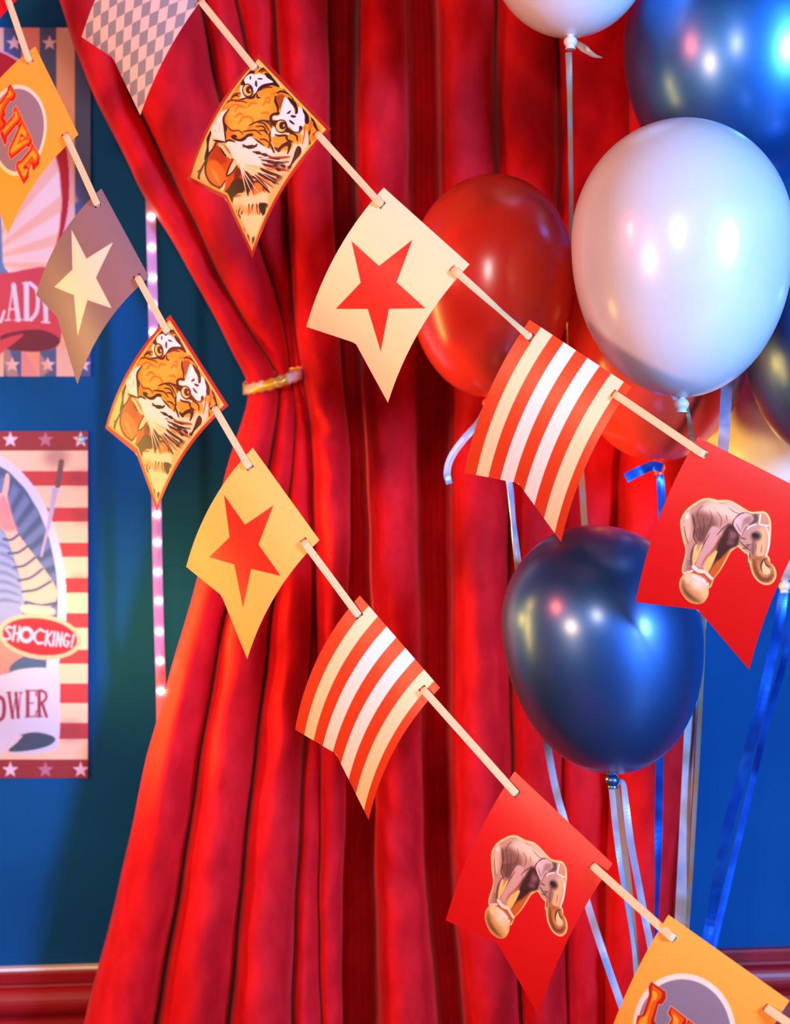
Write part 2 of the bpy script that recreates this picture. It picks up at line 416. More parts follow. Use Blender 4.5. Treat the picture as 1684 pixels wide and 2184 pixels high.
def make_flag(fl, art, label, nu, nt, holes, group='pennant cards of the two buntings'):
    U = np.linspace(0, 1, nu); T = np.linspace(0, 1, nt)
    UU = np.repeat(U[None, :], nt, 0); VV = T[:, None] * fl.vmax(U)[None, :]
    front = fl.pos(UU, VV).reshape(-1, 3); F_ = grid_faces(nt, nu)
    # slots for the ribbon
    pm = fl.pix(UU, VV).reshape(-1, 2); ctr = pm[F_].mean(1); keep = np.ones(len(F_), bool)
    for (hx, hy, dx, dy) in holes:
        L = math.hypot(dx, dy); ax, ay = dx / L, dy / L
        al = (ctr[:, 0] - hx) * ax + (ctr[:, 1] - hy) * ay; ac = -(ctr[:, 0] - hx) * ay + (ctr[:, 1] - hy) * ax
        keep &= ~((np.abs(al) < 3.0) & (np.abs(ac) < 8.5))
    F_ = F_[keep]; nf = len(front)
    # rim (white cut edge) and back
    loop = list(range(0, nu)) + [r * nu + nu - 1 for r in range(1, nt)] + [(nt - 1) * nu + c for c in range(nu - 2, -1, -1)] + [r * nu for r in range(nt - 2, 0, -1)]
    loop = np.array(loop); th = 0.0011
    uvl = np.stack([UU.ravel()[loop], VV.ravel()[loop]], 1)
    rimb = fl.pos(uvl[:, 0], uvl[:, 1], th); rimf = front[loop]
    n = len(loop); i = np.arange(n); j = (i + 1) % n
    rf = np.stack([nf + i, nf + n + i, nf + n + j, nf + j], 1)
    bu, bt = 26, 34
    Ub = np.linspace(0, 1, bu); UB = np.repeat(Ub[None, :], bt, 0); VB = np.linspace(0, 1, bt)[:, None] * fl.vmax(Ub)[None, :]
    back = fl.pos(UB, VB, th).reshape(-1, 3); bf = grid_faces(bt, bu, nf + 2 * n)[:, ::-1]
    bc = fl.pix(UB, VB).reshape(-1, 2)[(bf - nf - 2 * n)].mean(1)
    kb = np.ones(len(bf), bool)
    for (hx, hy, dx, dy) in holes: kb &= np.hypot(bc[:, 0] - hx, bc[:, 1] - hy) > 11
    bf = bf[kb]
    faces = np.concatenate([F_, rf, bf]); mi = np.concatenate([np.zeros(len(F_)), np.ones(len(rf) + len(bf))])
    o = link('bunting_flag', np.concatenate([front, rimf, rimb, back]), faces, [M['flag'], M['edge']], origin=fl.pos(0.5, 0.0), mat_idx=mi)
    set_print(o, art(UU, VV), nf)
    tag(o, label, 'bunting flag', group); return o

# the flags, measured off the photograph
FL = {
 'u_check': Flag((315, -190), (447, -22), (174, 79), (299, 246), (241, 123), 2.225, 14),
 'u_tiger': Flag((552, 115), (706, 275), (399, 384), (538, 551), (480, 424), 2.135, 20),
 'u_star':  Flag((818, 400), (1001, 564), (653, 697), (827, 859), (757, 731), 2.045, 20),
 'u_strp':  Flag((1129, 682), (1346, 825), (989, 1008), (1196, 1156), (1104, 1030), 1.965, 19),
 'u_eleph': Flag((1488, 932), (1757, 1068), (1355, 1284), (1597, 1429), (1487, 1301), 1.875, 17, a=-0.04),
 'l_red':   Flag((-56, -178), (36, 1), (-190, 30), (-115, 215), (-152, 110), 2.37, 12),
 'l_live':  Flag((75, 99), (167, 287), (-85, 296), (17, 500), (-32, 372), 2.30, 16),
 'l_star':  Flag((216, 402), (318, 591), (77, 629), (165, 820), (122, 676), 2.215, 20),
 'l_tiger': Flag((363, 671), (487, 865), (224, 913), (335, 1091), (291, 968), 2.14, 19),
 'l_dstar': Flag((539, 955), (681, 1152), (397, 1209), (527, 1406), (471, 1270), 2.065, 19),
 'l_strp':  Flag((767, 1270), (938, 1467), (629, 1556), (786, 1749), (715, 1607), 1.99, 23),
 'l_eleph': Flag((1097, 1645), (1306, 1842), (950, 1963), (1147, 2164), (1061, 2012), 1.88, 14),
 'l_live2': Flag((1425, 1951), (1683, 2134), (1262, 2330), (1500, 2530), (1392, 2372), 1.76, 17),
}
CREAM = (255, 226, 170); RED = (222, 30, 22); WHITE = (250, 240, 232); ORNG = (240, 138, 28); BLK = (38, 22, 20)

def ref(fl, U, V): q = fl.pix(U, V); return q[..., 0], q[..., 1]

def art_plain(col):
    def f(U, V): X, Y = U * 100, V * 100; return Paint(X, Y, col).out()
    return f
STAR = [(400, 528), (615, 722), (875, 518), (752, 850), (978, 1053), (692, 1057), (628, 1387), (527, 1058), (278, 1057), (472, 852)]
def art_star(bg, st):
    def f(U, V):
        X, Y = ref(FL['u_star'], U, V); p = Paint(X, Y, bg).frame(640, 370, 3.661)
        p.poly(STAR, st, f=0.5, sm=False); return p.out()
    return f
STRIPE = [0, .112, .226, .335, .455, .569, .689, .80, .926, 1.01]
def art_stripe(U, V):
    p = Paint(U, V, (226, 62, 22)); u = U.ravel()
    for i in (1, 3, 5, 7):
        e = 0.003; a = np.clip((u - STRIPE[i]) / e + .5, 0, 1) * np.clip((STRIPE[i + 1] - u) / e + .5, 0, 1)
        p.mask(a, (255, 224, 172) if i in (1, 7) else (255, 240, 226))
    return p.out()
def art_check(U, V):
    p = Paint(U, V, (232, 204, 206)); s = U.ravel() / .0625 / 2; t = V.ravel() / .0757 / 2
    a, b_ = s + t, s - t
    q = np.sin(math.pi * a) * np.sin(math.pi * b_)
    p.mask(np.clip(q / 0.16 + .5, 0, 1), (142, 146, 164)); return p.out()

def art_tiger(U, V):
    X, Y = ref(FL['u_tiger'], U, V); p = Paint(X, Y, (253, 200, 128)).frame(380, 100, 4.647); p.fat = 0.8
    O, OD, OR_, K, Wt, CR, BR = (243, 150, 34), (206, 98, 16), (250, 178, 60), (34, 20, 20), (255, 236, 222), (254, 214, 168), (120, 40, 12)
    # head mass
    p.poly([(700, 205), (800, 205), (880, 225), (1000, 395), (1085, 440), (1230, 580), (1420, 800), (1300, 1000), (1180, 1010), (1000, 1030), (900, 1010), (700, 890), (640, 920), (480, 935), (450, 760), (428, 640), (470, 560), (560, 430), (620, 330)], O, f=1.5)
    p.poly([(560, 560), (700, 560), (880, 480), (920, 600), (840, 700), (720, 760), (600, 830), (520, 740), (500, 640)], OR_, f=8, alpha=.8)
    p.poly([(480, 790), (600, 760), (760, 740), (640, 860), (540, 860)], OR_, f=6, alpha=.8)
    p.poly([(450, 640), (500, 600), (480, 700), (490, 780), (560, 850), (480, 900), (450, 760)], OD, f=3, alpha=.55)
    for q in ([(560, 640), (600, 590), (670, 600)], [(600, 760), (640, 700), (720, 700), (740, 760), (690, 820)], [(840, 580), (870, 540), (900, 560)], [(920, 470), (980, 450), (1040, 470)],
              [(820, 660), (870, 650), (900, 665)], [(560, 700), (610, 660), (650, 680)], [(860, 520), (900, 500), (905, 550)], [(500, 610), (560, 570), (620, 580)], [(690, 600), (720, 560), (780, 560)]):
        p.line(q, 12, OD, f=1.2, alpha=.8)
    # cheek fur at left, pale
    p.poly([(490, 625), (440, 720), (450, 820), (470, 930), (390, 915), (320, 860), (300, 830), (340, 740), (400, 680), (440, 640)], Wt, f=1.5)
    p.line([(500, 620), (450, 700), (458, 800), (470, 930)], 14, K); p.poly([(455, 760), (480, 780), (478, 830), (462, 810)], K)
    for q in ([(380, 720), (370, 780)], [(410, 760), (405, 850)], [(370, 640), (400, 600)], [(350, 820), (380, 850)]): p.line(q, 6, (230, 150, 110))
    # upper eye patch
    p.poly([(645, 325), (665, 285), (705, 262), (760, 275), (800, 262), (860, 285), (900, 310), (955, 352), (890, 368), (840, 380), (800, 410), (780, 455), (750, 478), (745, 440), (720, 390), (660, 372)], Wt)
    p.poly([(640, 380), (655, 385), (645, 430), (655, 490), (672, 505), (640, 520), (608, 520), (625, 480), (612, 440), (615, 390)], Wt)
    p.poly([(612, 360), (625, 320), (660, 272), (690, 248), (735, 240), (752, 262), (715, 262), (672, 290), (648, 328), (660, 368), (640, 380)], K)
    p.poly([(860, 262), (890, 270), (930, 305), (965, 345), (1000, 395), (960, 385), (920, 378), (880, 392), (830, 420), (790, 440), (770, 465), (758, 485), (745, 478), (775, 450), (800, 405), (850, 372), (945, 352), (905, 318), (880, 300)], K)
    p.poly([(600, 524), (660, 505), (700, 500), (740, 490), (760, 480), (750, 505), (715, 515), (680, 510), (640, 522)], K)
    p.ell(688, 432, 52, 66, K, -.2); p.ell(686, 430, 43, 56, (250, 192, 84), -.2); p.ell(700, 424, 27, 34, (40, 16, 22)); p.ell(712, 430, 10, 14, (240, 170, 110)); p.ell(692, 410, 8, 9, (90, 40, 40))
    p.poly([(765, 345), (775, 340), (778, 392), (764, 378)], K); p.line([(715, 292), (714, 320)], 8, K); p.line([(790, 315), (832, 318)], 9, K)
    p.line([(800, 245), (840, 215), (880, 240), (930, 290)], 14, K); p.line([(820, 250), (860, 232), (900, 260)], 12, BR)
    p.line([(520, 520), (560, 470), (615, 460)], 16, BR); p.line([(530, 500), (570, 480), (600, 490)], 10, K)
    p.line([(440, 610), (470, 555), (530, 530), (600, 530)], 12, BR); p.line([(560, 430), (600, 380), (612, 330)], 18, OD, f=2)
    p.line([(780, 470), (785, 500), (810, 505)], 12, K); p.line([(830, 415), (880, 400), (930, 400)], 12, BR); p.line([(560, 540), (640, 540), (680, 555)], 7, BR)
    # brow of the lower eye
    p.poly([(960, 500), (1010, 470), (1060, 490), (1040, 550), (1010, 610), (985, 600), (965, 550)], (170, 70, 14), f=2)
    p.line([(980, 460), (1020, 440), (1100, 470), (1140, 520)], 12, K); p.line([(962, 490), (962, 540), (985, 600), (985, 650)], 16, K)
    p.line([(1040, 420), (1090, 440), (1120, 470)], 10, BR)
    p.poly([(1052, 500), (1085, 520), (1110, 560), (1140, 590), (1150, 640), (1180, 640), (1195, 590), (1230, 620), (1250, 680), (1255, 740), (1240, 790), (1205, 790), (1200, 835), (1150, 840), (1110, 800), (1080, 775), (1062, 735), (1000, 725), (950, 722), (935, 700), (950, 682), (1000, 680), (1020, 610)], Wt)
    p.poly([(1085, 500), (1120, 520), (1160, 550), (1178, 600), (1182, 650), (1160, 662), (1162, 620), (1130, 570), (1105, 535)], K)
    p.poly([(1232, 595), (1262, 640), (1288, 690), (1292, 745), (1272, 762), (1256, 740), (1256, 680), (1238, 640)], K)
    p.poly([(1000, 655), (985, 672), (945, 676), (925, 700), (935, 730), (990, 732), (1040, 728), (1062, 745), (1075, 790), (1110, 820), (1150, 842), (1195, 838), (1202, 790), (1222, 790), (1226, 830), (1212, 880), (1190, 862), (1150, 870), (1110, 862), (1070, 840), (1020, 850), (975, 830), (958, 790), (925, 765), (908, 720), (910, 685), (940, 660), (990, 650)], K)
    p.poly([(940, 700), (950, 688), (1000, 688), (1040, 690), (1060, 730), (1000, 722), (950, 720)], Wt)
    p.ell(1020, 786, 58, 64, K); p.ell(1018, 786, 50, 56, (244, 196, 96)); p.ell(1034, 780, 31, 35, (36, 20, 24)); p.ell(1046, 780, 10, 15, (230, 150, 90))
    p.poly([(935, 800), (955, 795), (975, 835), (1020, 860), (1070, 858), (1100, 852), (1090, 872), (1040, 885), (985, 870), (965, 890), (945, 960), (925, 890), (920, 830)], Wt)
    p.poly([(1115, 684), (1140, 680), (1165, 690), (1140, 700)], K); p.poly([(1078, 660), (1110, 632), (1102, 655)], K); p.poly([(1100, 728), (1125, 740), (1150, 766), (1120, 755)], K)
    p.line([(1320, 690), (1345, 760), (1380, 830)], 22, K); p.poly([(1300, 740), (1340, 750), (1310, 830), (1290, 900), (1300, 960), (1320, 990), (1290, 980), (1280, 900), (1288, 820)], (214, 108, 26), f=1.2)
    p.line([(1305, 830), (1290, 900), (1310, 975)], 14, K)
    # nose bridge creases
    for q in ([(700, 780), (760, 750), (840, 730), (900, 760), (925, 800)], [(790, 750), (850, 760), (900, 830)], [(770, 790), (840, 790), (880, 850)], [(640, 840), (700, 830), (770, 830), (820, 870)], [(850, 730), (910, 740), (930, 780)], [(800, 830), (850, 830), (890, 870)], [(810, 915), (860, 920), (900, 950)], [(730, 900), (800, 940), (850, 980)], [(900, 870), (910, 930), (895, 1000)], [(910, 840), (900, 900)], [(760, 925), (810, 985), (880, 1005)]):
        p.line(q, 11, K, alpha=.9)
    p.line([(490, 790), (530, 830), (600, 830), (640, 865)], 10, BR)
    # muzzle
    p.poly([(478, 930), (540, 925), (600, 935), (640, 920), (690, 885), (740, 900), (800, 960), (850, 985), (900, 1010), (960, 1020), (1010, 1050), (1080, 1090), (1120, 1180), (1090, 1240), (1000, 1230), (900, 1210), (800, 1180), (700, 1160), (640, 1150), (600, 1160), (560, 1120), (520, 1040), (480, 980)], Wt, f=1)
    p.poly([(920, 950), (960, 1000), (1030, 1040), (1110, 1020), (1160, 930), (1230, 820), (1290, 870), (1285, 980), (1200, 1080), (1110, 1210), (1030, 1200), (950, 1080)], CR, f=3)
    p.poly([(1100, 880), (1190, 850), (1230, 900), (1200, 960), (1160, 950)], O, f=3); p.poly([(930, 900), (1000, 880), (1100, 900), (1050, 970), (960, 985)], O, f=2)
    p.poly([(525, 885), (555, 872), (580, 885), (570, 905), (610, 915), (650, 895), (690, 865), (735, 860), (735, 880), (690, 890), (660, 920), (620, 935), (570, 925), (535, 905)], K)
    p.line([(470, 945), (500, 925), (560, 940)], 14, K)
    p.poly([(955, 995), (990, 1005), (1020, 975), (1060, 950), (1105, 930), (1118, 970), (1100, 1030), (1080, 1060), (1090, 1000), (1070, 980), (1020, 1010), (1000, 1040), (970, 1025)], K)
    p.line([(960, 870), (990, 880), (1070, 880), (1075, 915), (1130, 940)], 16, K); p.line([(905, 950), (930, 1000), (950, 1050)], 14, K); p.line([(1110, 850), (1170, 880), (1180, 930)], 12, K)
    p.poly([(1170, 1010), (1190, 985), (1215, 1010), (1210, 1060), (1170, 1110), (1130, 1160), (1110, 1205), (1085, 1210), (1080, 1190), (1110, 1170), (1140, 1100), (1155, 1050)], K)
    p.line([(1250, 780), (1250, 860), (1230, 960)], 8, OD)
    # mouth
    p.poly([(300, 830), (325, 850), (300, 960), (298, 1060), (275, 1140), (262, 1100), (285, 990), (280, 880)], K)
    p.poly([(330, 870), (385, 930), (350, 960), (310, 1050), (305, 960)], CR)
    p.poly([(370, 935), (440, 960), (500, 1020), (530, 1105), (560, 1120), (590, 1180), (620, 1220), (655, 1300), (655, 1380), (630, 1440), (560, 1450), (510, 1510), (470, 1440), (400, 1430), (320, 1370), (275, 1290), (268, 1180), (300, 1070), (340, 1000)], (196, 74, 14), f=1)
    p.poly([(385, 980), (430, 1020), (470, 1090), (480, 1130), (440, 1160), (380, 1180), (320, 1140), (310, 1080), (350, 1010)], (166, 50, 10), f=3)
    p.poly([(280, 1180), (340, 1120), (420, 1170), (470, 1250), (480, 1330), (440, 1390), (370, 1370), (300, 1320)], (226, 110, 28), f=3)
    p.poly([(330, 1200), (380, 1260), (410, 1340), (380, 1330), (345, 1270)], (248, 160, 80), f=3, alpha=.9)
    p.line([(385, 930), (350, 1000), (305, 1060), (275, 1150), (268, 1240), (300, 1320), (370, 1380), (460, 1400)], 9, K)
    p.line([(350, 925), (400, 935), (470, 945)], 14, K); p.line([(400, 960), (460, 1060), (530, 1110)], 18, K)
    for (x, y, r) in ((412, 972, 17), (436, 990, 19), (455, 1015, 19), (476, 1045, 19), (496, 1075, 20), (515, 1095, 14)): p.ell(x, y, r, r * 1.2, (252, 208, 150), -.5)
    p.poly([(545, 1115), (580, 1150), (570, 1200), (530, 1250), (490, 1285), (478, 1270), (500, 1210), (520, 1150)], (252, 212, 160)); p.line([(545, 1115), (510, 1180), (480, 1275), (530, 1250), (578, 1180)], 8, K)
    p.poly([(560, 1310), (600, 1300), (640, 1330), (650, 1400), (580, 1440), (510, 1505), (465, 1450), (500, 1400)], (64, 20, 16), f=1.5); p.poly([(560, 1240), (590, 1200), (620, 1240), (600, 1290), (560, 1300)], (110, 34, 12), f=2)
    p.poly([(460, 1330), (462, 1390), (440, 1430), (400, 1415), (430, 1380)], (252, 220, 170)); p.line([(465, 1325), (430, 1380), (395, 1415)], 7, K)
    p.line([(300, 1080), (245, 1180), (205, 1270), (210, 1325), (240, 1335)], 16, (60, 70, 30)); p.line([(180, 1110), (200, 1100)], 6, BR); p.line([(190, 1240), (230, 1210)], 6, BR)
    # whiskers: dark gaps, pale hairs
    fan = [(640, 1165, 1100, 1230), (650, 1180, 1030, 1290), (650, 1200, 990, 1360), (650, 1200, 940, 1390), (660, 1220, 880, 1400), (670, 1230, 810, 1470), (660, 1240, 760, 1490), (640, 1240, 690, 1480), (690, 1150, 1090, 1140), (720, 1110, 1100, 1090), (650, 1160, 1050, 1180)]
    fan += [(660, 1120, 1000, 1110), (700, 1190, 1060, 1210), (690, 1230, 1010, 1330), (680, 1260, 900, 1440), (700, 1290, 860, 1440)]
    for i, (xa, ya, xb, yb) in enumerate(fan):
        mx, my = xa + (xb - xa) * .6, ya + (yb - ya) * .5
        p.line([(mx - 60, my - 30 + i), (mx, my + 4), (xb, yb)], 26, (52, 22, 16) if i % 3 else (150, 62, 20), f=1)
    p.poly([(650, 1250), (690, 1250), (740, 1330), (700, 1440), (650, 1400)], (56, 26, 18), f=2); p.poly([(760, 1350), (830, 1380), (820, 1470), (750, 1500)], (226, 128, 50), f=2)
    for (xa, ya, xb, yb) in ((580, 1130, 1090, 1200), (600, 1150, 1060, 1250), (620, 1170, 1020, 1330), (620, 1180, 950, 1390), (620, 1180, 880, 1400), (620, 1190, 800, 1450), (620, 1190, 750, 1500), (620, 1190, 690, 1520), (600, 1120, 1010, 1130), (640, 1100, 1110, 1150), (700, 1060, 1000, 1080), (600, 1150, 970, 1340), (610, 1160, 650, 1330)):
        mx, my = (xa + xb) / 2, (ya + yb) / 2 + (-16 if xb > 850 else 6)
        p.line([(xa, ya), (mx, my), (xb, yb)], 13, (255, 234, 210), taper=(1.0, .25))
    for (x, y, a) in ((790, 1050, .1), (860, 1070, .3), (1000, 1300, .3), (960, 1345, .2), (960, 1160, .4), (990, 1215, .5), (1040, 1180, .4)): p.ell(x, y, 26, 13, K, a)
    p.line([(640, 970), (700, 1000), (760, 985), (780, 965)], 18, K); p.line([(640, 990), (690, 985), (740, 975)], 10, K); p.line([(740, 1040), (800, 1050), (860, 1080)], 14, K)
    # chin
    p.poly([(520, 1480), (600, 1460), (720, 1480), (860, 1440), (900, 1600), (800, 1800), (740, 1980), (690, 1860), (620, 1700), (545, 1560)], (254, 222, 176), f=3)
    p.line([(500, 1500), (560, 1480), (620, 1470)], 18, OD); p.poly([(500, 1500), (540, 1500), (530, 1570), (545, 1600), (520, 1560)], K, f=1)
    for (x, y, dx, dy, w_) in ((610, 1600, -30, 90, 16), (640, 1620, -16, 40, 12), (700, 1560, -8, 110, 14), (740, 1560, -24, 90, 16), (775, 1560, 14, 90, 18), (810, 1550, -10, 110, 24), (850, 1560, 0, 90, 30), (880, 1560, -30, 50, 18), (830, 1580, 10, 90, 26), (580, 1620, -20, 50, 12), (640, 1790, 20, 40, 12), (690, 1860, 10, 70, 12), (735, 1890, 4, 60, 10), (750, 1880, -4, 60, 10), (600, 1660, 14, 40, 10)):
        p.line([(x, y), (x + dx * .6, y + dy * .5), (x + dx, y + dy)], w_, (70, 32, 20))
    for (x, y, dx, dy) in ((720, 1540, 0, 160), (790, 1530, 8, 170), (650, 1550, -10, 140), (690, 1540, 0, 170), (600, 1560, -20, 120), (860, 1530, -20, 180)): p.line([(x, y), (x + dx, y + dy)], 9, (255, 232, 200))
    p.poly([(470, 1440), (520, 1400), (600, 1380), (650, 1400), (640, 1440), (590, 1450), (540, 1490), (500, 1520)], (58, 20, 16), f=1)
    p.poly([(560, 1590), (620, 1560), (700, 1590), (800, 1560), (880, 1580), (830, 1640), (740, 1660), (640, 1650)], (232, 140, 66), f=5, alpha=.55)
    p.poly([(800, 1565), (850, 1548), (890, 1570), (860, 1610), (850, 1660), (822, 1640)], K, f=1.2)
    p.line([(1090, 1230), (1000, 1330), (930, 1470), (880, 1600)], 40, (240, 168, 96), f=5, alpha=.7)
    p.line([(480, 1480), (620, 1760), (720, 1980)], 26, (240, 160, 80), f=4, alpha=.7)
    # printed frame: gold line and red rim
    u, v = U.ravel(), V.ravel(); fl = FL['u_tiger']; vm = fl.vmax(u)
    e = np.minimum(np.minimum(u, 1 - u) * 230, v * 230 * 1.15); e = np.minimum(e, (vm - v) * 265)
    p.mask(np.clip((10.6 - e) / 1.2 + .5, 0, 1), (252, 190, 76)); p.mask(np.clip((6.8 - e) / 1.0 + .5, 0, 1), (176, 32, 28))
    return p.out()

def art_elephant(U, V):
    X, Y = ref(FL['u_eleph'], U, V); p = Paint(X, Y, (226, 18, 22)).frame(1340, 900, 4.0436); p.fat = 0.3
    body = [(690, 672), (770, 690), (860, 690), (930, 722), (990, 760), (1050, 790), (1110, 790), (1165, 788), (1200, 826), (1212, 890), (1208, 1000), (1196, 1080), (1180, 1150), (1200, 1180), (1206, 1222), (1236, 1250), (1256, 1295), (1252, 1345), (1220, 1382), (1175, 1388), (1125, 1362), (1085, 1310), (1062, 1240), (1055, 1185), (1046, 1200), (1042, 1140), (1000, 1108), (948, 1062), (905, 1080), (866, 1115), (820, 1200), (765, 1290), (722, 1345), (695, 1415), (660, 1400), (600, 1350), (560, 1340), (548, 1300), (520, 1290), (480, 1300), (478, 1250), (500, 1160), (505, 1090), (480, 1000), (462, 890), (470, 830), (512, 765), (580, 712), (630, 684)]
    ball = [(560, 1305), (640, 1345), (672, 1410), (672, 1490), (635, 1545), (580, 1556), (520, 1532), (475, 1480), (452, 1420), (460, 1360), (500, 1315)]
    H = (255, 214, 128)
    p.grow(body, 4.2, H); p.grow(ball, 3.8, H)
    p.poly([(640, 1050), (760, 1110), (700, 1290), (640, 1290), (560, 1230), (570, 1060)], (253, 206, 112), f=1)
    G = (206, 150, 124); GD = (124, 72, 62); GK = (56, 24, 26); GL = (240, 190, 158)
    p.poly(body, G)
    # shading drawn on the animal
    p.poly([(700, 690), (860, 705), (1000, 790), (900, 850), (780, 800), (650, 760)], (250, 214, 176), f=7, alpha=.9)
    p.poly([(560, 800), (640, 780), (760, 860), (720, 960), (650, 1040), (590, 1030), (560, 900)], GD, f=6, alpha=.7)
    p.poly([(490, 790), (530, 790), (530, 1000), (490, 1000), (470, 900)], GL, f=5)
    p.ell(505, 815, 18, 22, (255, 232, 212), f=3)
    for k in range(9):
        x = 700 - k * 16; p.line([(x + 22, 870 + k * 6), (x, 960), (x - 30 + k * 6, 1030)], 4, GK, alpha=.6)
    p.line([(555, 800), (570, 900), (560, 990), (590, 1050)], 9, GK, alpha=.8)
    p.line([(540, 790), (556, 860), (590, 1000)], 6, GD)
    # near hind leg, far legs
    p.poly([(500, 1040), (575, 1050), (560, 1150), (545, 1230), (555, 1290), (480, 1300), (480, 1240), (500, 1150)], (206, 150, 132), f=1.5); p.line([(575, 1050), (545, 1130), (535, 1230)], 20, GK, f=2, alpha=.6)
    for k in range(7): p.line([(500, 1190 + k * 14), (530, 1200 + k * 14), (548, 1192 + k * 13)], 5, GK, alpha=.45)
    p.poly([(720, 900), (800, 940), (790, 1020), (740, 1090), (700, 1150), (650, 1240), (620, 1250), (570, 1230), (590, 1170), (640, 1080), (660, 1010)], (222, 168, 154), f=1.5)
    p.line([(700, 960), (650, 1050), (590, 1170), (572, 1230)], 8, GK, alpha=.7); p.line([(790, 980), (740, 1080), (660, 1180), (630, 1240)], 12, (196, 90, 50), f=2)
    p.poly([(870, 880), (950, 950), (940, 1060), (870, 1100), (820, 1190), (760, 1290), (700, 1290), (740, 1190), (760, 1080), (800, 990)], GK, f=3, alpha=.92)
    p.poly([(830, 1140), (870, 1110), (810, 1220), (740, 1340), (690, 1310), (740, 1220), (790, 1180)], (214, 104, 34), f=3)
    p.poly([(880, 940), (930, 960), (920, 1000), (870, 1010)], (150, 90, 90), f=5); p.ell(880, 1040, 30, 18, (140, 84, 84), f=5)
    p.poly([(590, 1120), (625, 1060), (640, 1055), (625, 1100), (590, 1180), (560, 1240), (550, 1180), (565, 1080), (590, 1058)], (253, 206, 112)); p.poly([(745, 1115), (765, 1115), (750, 1160), (690, 1285), (650, 1285), (650, 1240), (700, 1150)], (253, 206, 112))
    # anklets and feet
    p.poly([(550, 1290), (640, 1300), (720, 1350), (695, 1415), (660, 1400), (600, 1350), (560, 1345)], (206, 92, 40), f=1.5)
    p.line([(560, 1250), (600, 1285), (635, 1290)], 32, (255, 238, 214), taper=False, sm=False); p.line([(655, 1290), (690, 1325), (715, 1350)], 26, (255, 238, 214), taper=False, sm=False)
    for (x, y) in ((515, 1292), (540, 1285), (488, 1302)): p.ell(x, y, 14, 9, (255, 236, 220))
    # ball
    p.poly(ball, (254, 214, 148)); p.poly([(470, 1370), (455, 1430), (490, 1500), (560, 1550), (620, 1552), (560, 1500), (500, 1440)], (110, 56, 24), f=6, alpha=.9)
    p.poly([(480, 1350), (540, 1400), (620, 1500), (650, 1540), (600, 1520), (520, 1440), (470, 1390)], (206, 130, 60), f=8, alpha=.7)
    p.ell(600, 1390, 56, 50, (255, 240, 212), f=9); p.ell(510, 1360, 20, 26, (255, 236, 190), f=5)
    for (x, y) in ((560, 1330), (585, 1345), (608, 1352), (640, 1362), (655, 1375), (680, 1400)): p.ell(x, y, 14, 16, (255, 244, 234))
    # ear
    p.poly([(900, 870), (940, 810), (1000, 785), (1060, 800), (1070, 850), (1010, 900), (985, 960), (960, 980), (930, 940), (905, 900)], (228, 184, 172), f=1.5)
    p.line([(1070, 800), (1000, 782), (940, 808), (898, 872), (920, 930), (965, 985)], 8, GK, alpha=.85)
    p.poly([(1000, 830), (1060, 815), (1050, 870), (1000, 890), (975, 940), (980, 880)], (180, 126, 116), f=3); p.ell(935, 850, 20, 24, (238, 200, 190), f=4)
    p.line([(1015, 900), (985, 960), (960, 1040)], 8, GK, alpha=.7)
    # head and trunk
    p.poly([(1040, 900), (1100, 880), (1180, 900), (1205, 1000), (1190, 1080), (1170, 1160), (1140, 1170), (1080, 1180), (1050, 1140), (1000, 1105), (955, 1050), (970, 990), (1000, 930)], (206, 152, 132), f=2)
    p.poly([(1085, 800), (1140, 795), (1190, 830), (1200, 880), (1100, 870), (1080, 840)], (216, 148, 110), f=2); p.poly([(1070, 800), (1110, 800), (1110, 860), (1040, 890), (1080, 840)], (96, 66, 62), f=3)
    p.poly([(1130, 930), (1180, 910), (1196, 1000), (1170, 1130), (1150, 1170), (1100, 1160), (1110, 1060)], (246, 190, 124), f=6)
    p.ell(1100, 985, 38, 32, (56, 34, 40), f=5); p.ell(1085, 975, 18, 14, (30, 18, 22), f=2); p.line([(1080, 1010), (1070, 1100), (1080, 1180)], 26, (110, 64, 48), f=4, alpha=.8)
    for q in ([(960, 1030), (1000, 1070), (1040, 1080)], [(980, 1090), (1020, 1090), (1050, 1110)], [(970, 1000), (1010, 1010)], [(1040, 1130), (1048, 1190)], [(1010, 1060), (1050, 1060)]): p.line(q, 9, GK, alpha=.7)
    p.poly([(1060, 1150), (1130, 1160), (1180, 1165), (1150, 1230), (1150, 1290), (1190, 1330), (1225, 1300), (1230, 1260), (1195, 1240), (1170, 1200), (1185, 1165), (1206, 1200), (1240, 1250), (1256, 1295), (1252, 1345), (1220, 1382), (1175, 1388), (1125, 1362), (1085, 1310), (1062, 1240)], (196, 120, 66), f=2)
    p.line([(1080, 1190), (1095, 1280), (1140, 1350), (1200, 1360), (1240, 1320)], 26, (110, 56, 34), f=3, alpha=.85); p.line([(1120, 1200), (1130, 1270), (1165, 1320)], 18, (236, 168, 96), f=3)
    p.poly([(1160, 1215), (1175, 1212), (1190, 1250), (1215, 1270), (1218, 1300), (1190, 1316), (1160, 1300), (1150, 1260)], (254, 214, 140)); p.line([(1150, 1290), (1140, 1240), (1160, 1190), (1190, 1180)], 7, GK)
    p.line([(1172, 1190), (1185, 1230), (1220, 1255)], 9, GK, alpha=.8)
    for k in range(7): p.line([(1095, 1165 + k * 17), (1120, 1172 + k * 18), (1145, 1165 + k * 18)], 4, (150, 84, 50), alpha=.7)
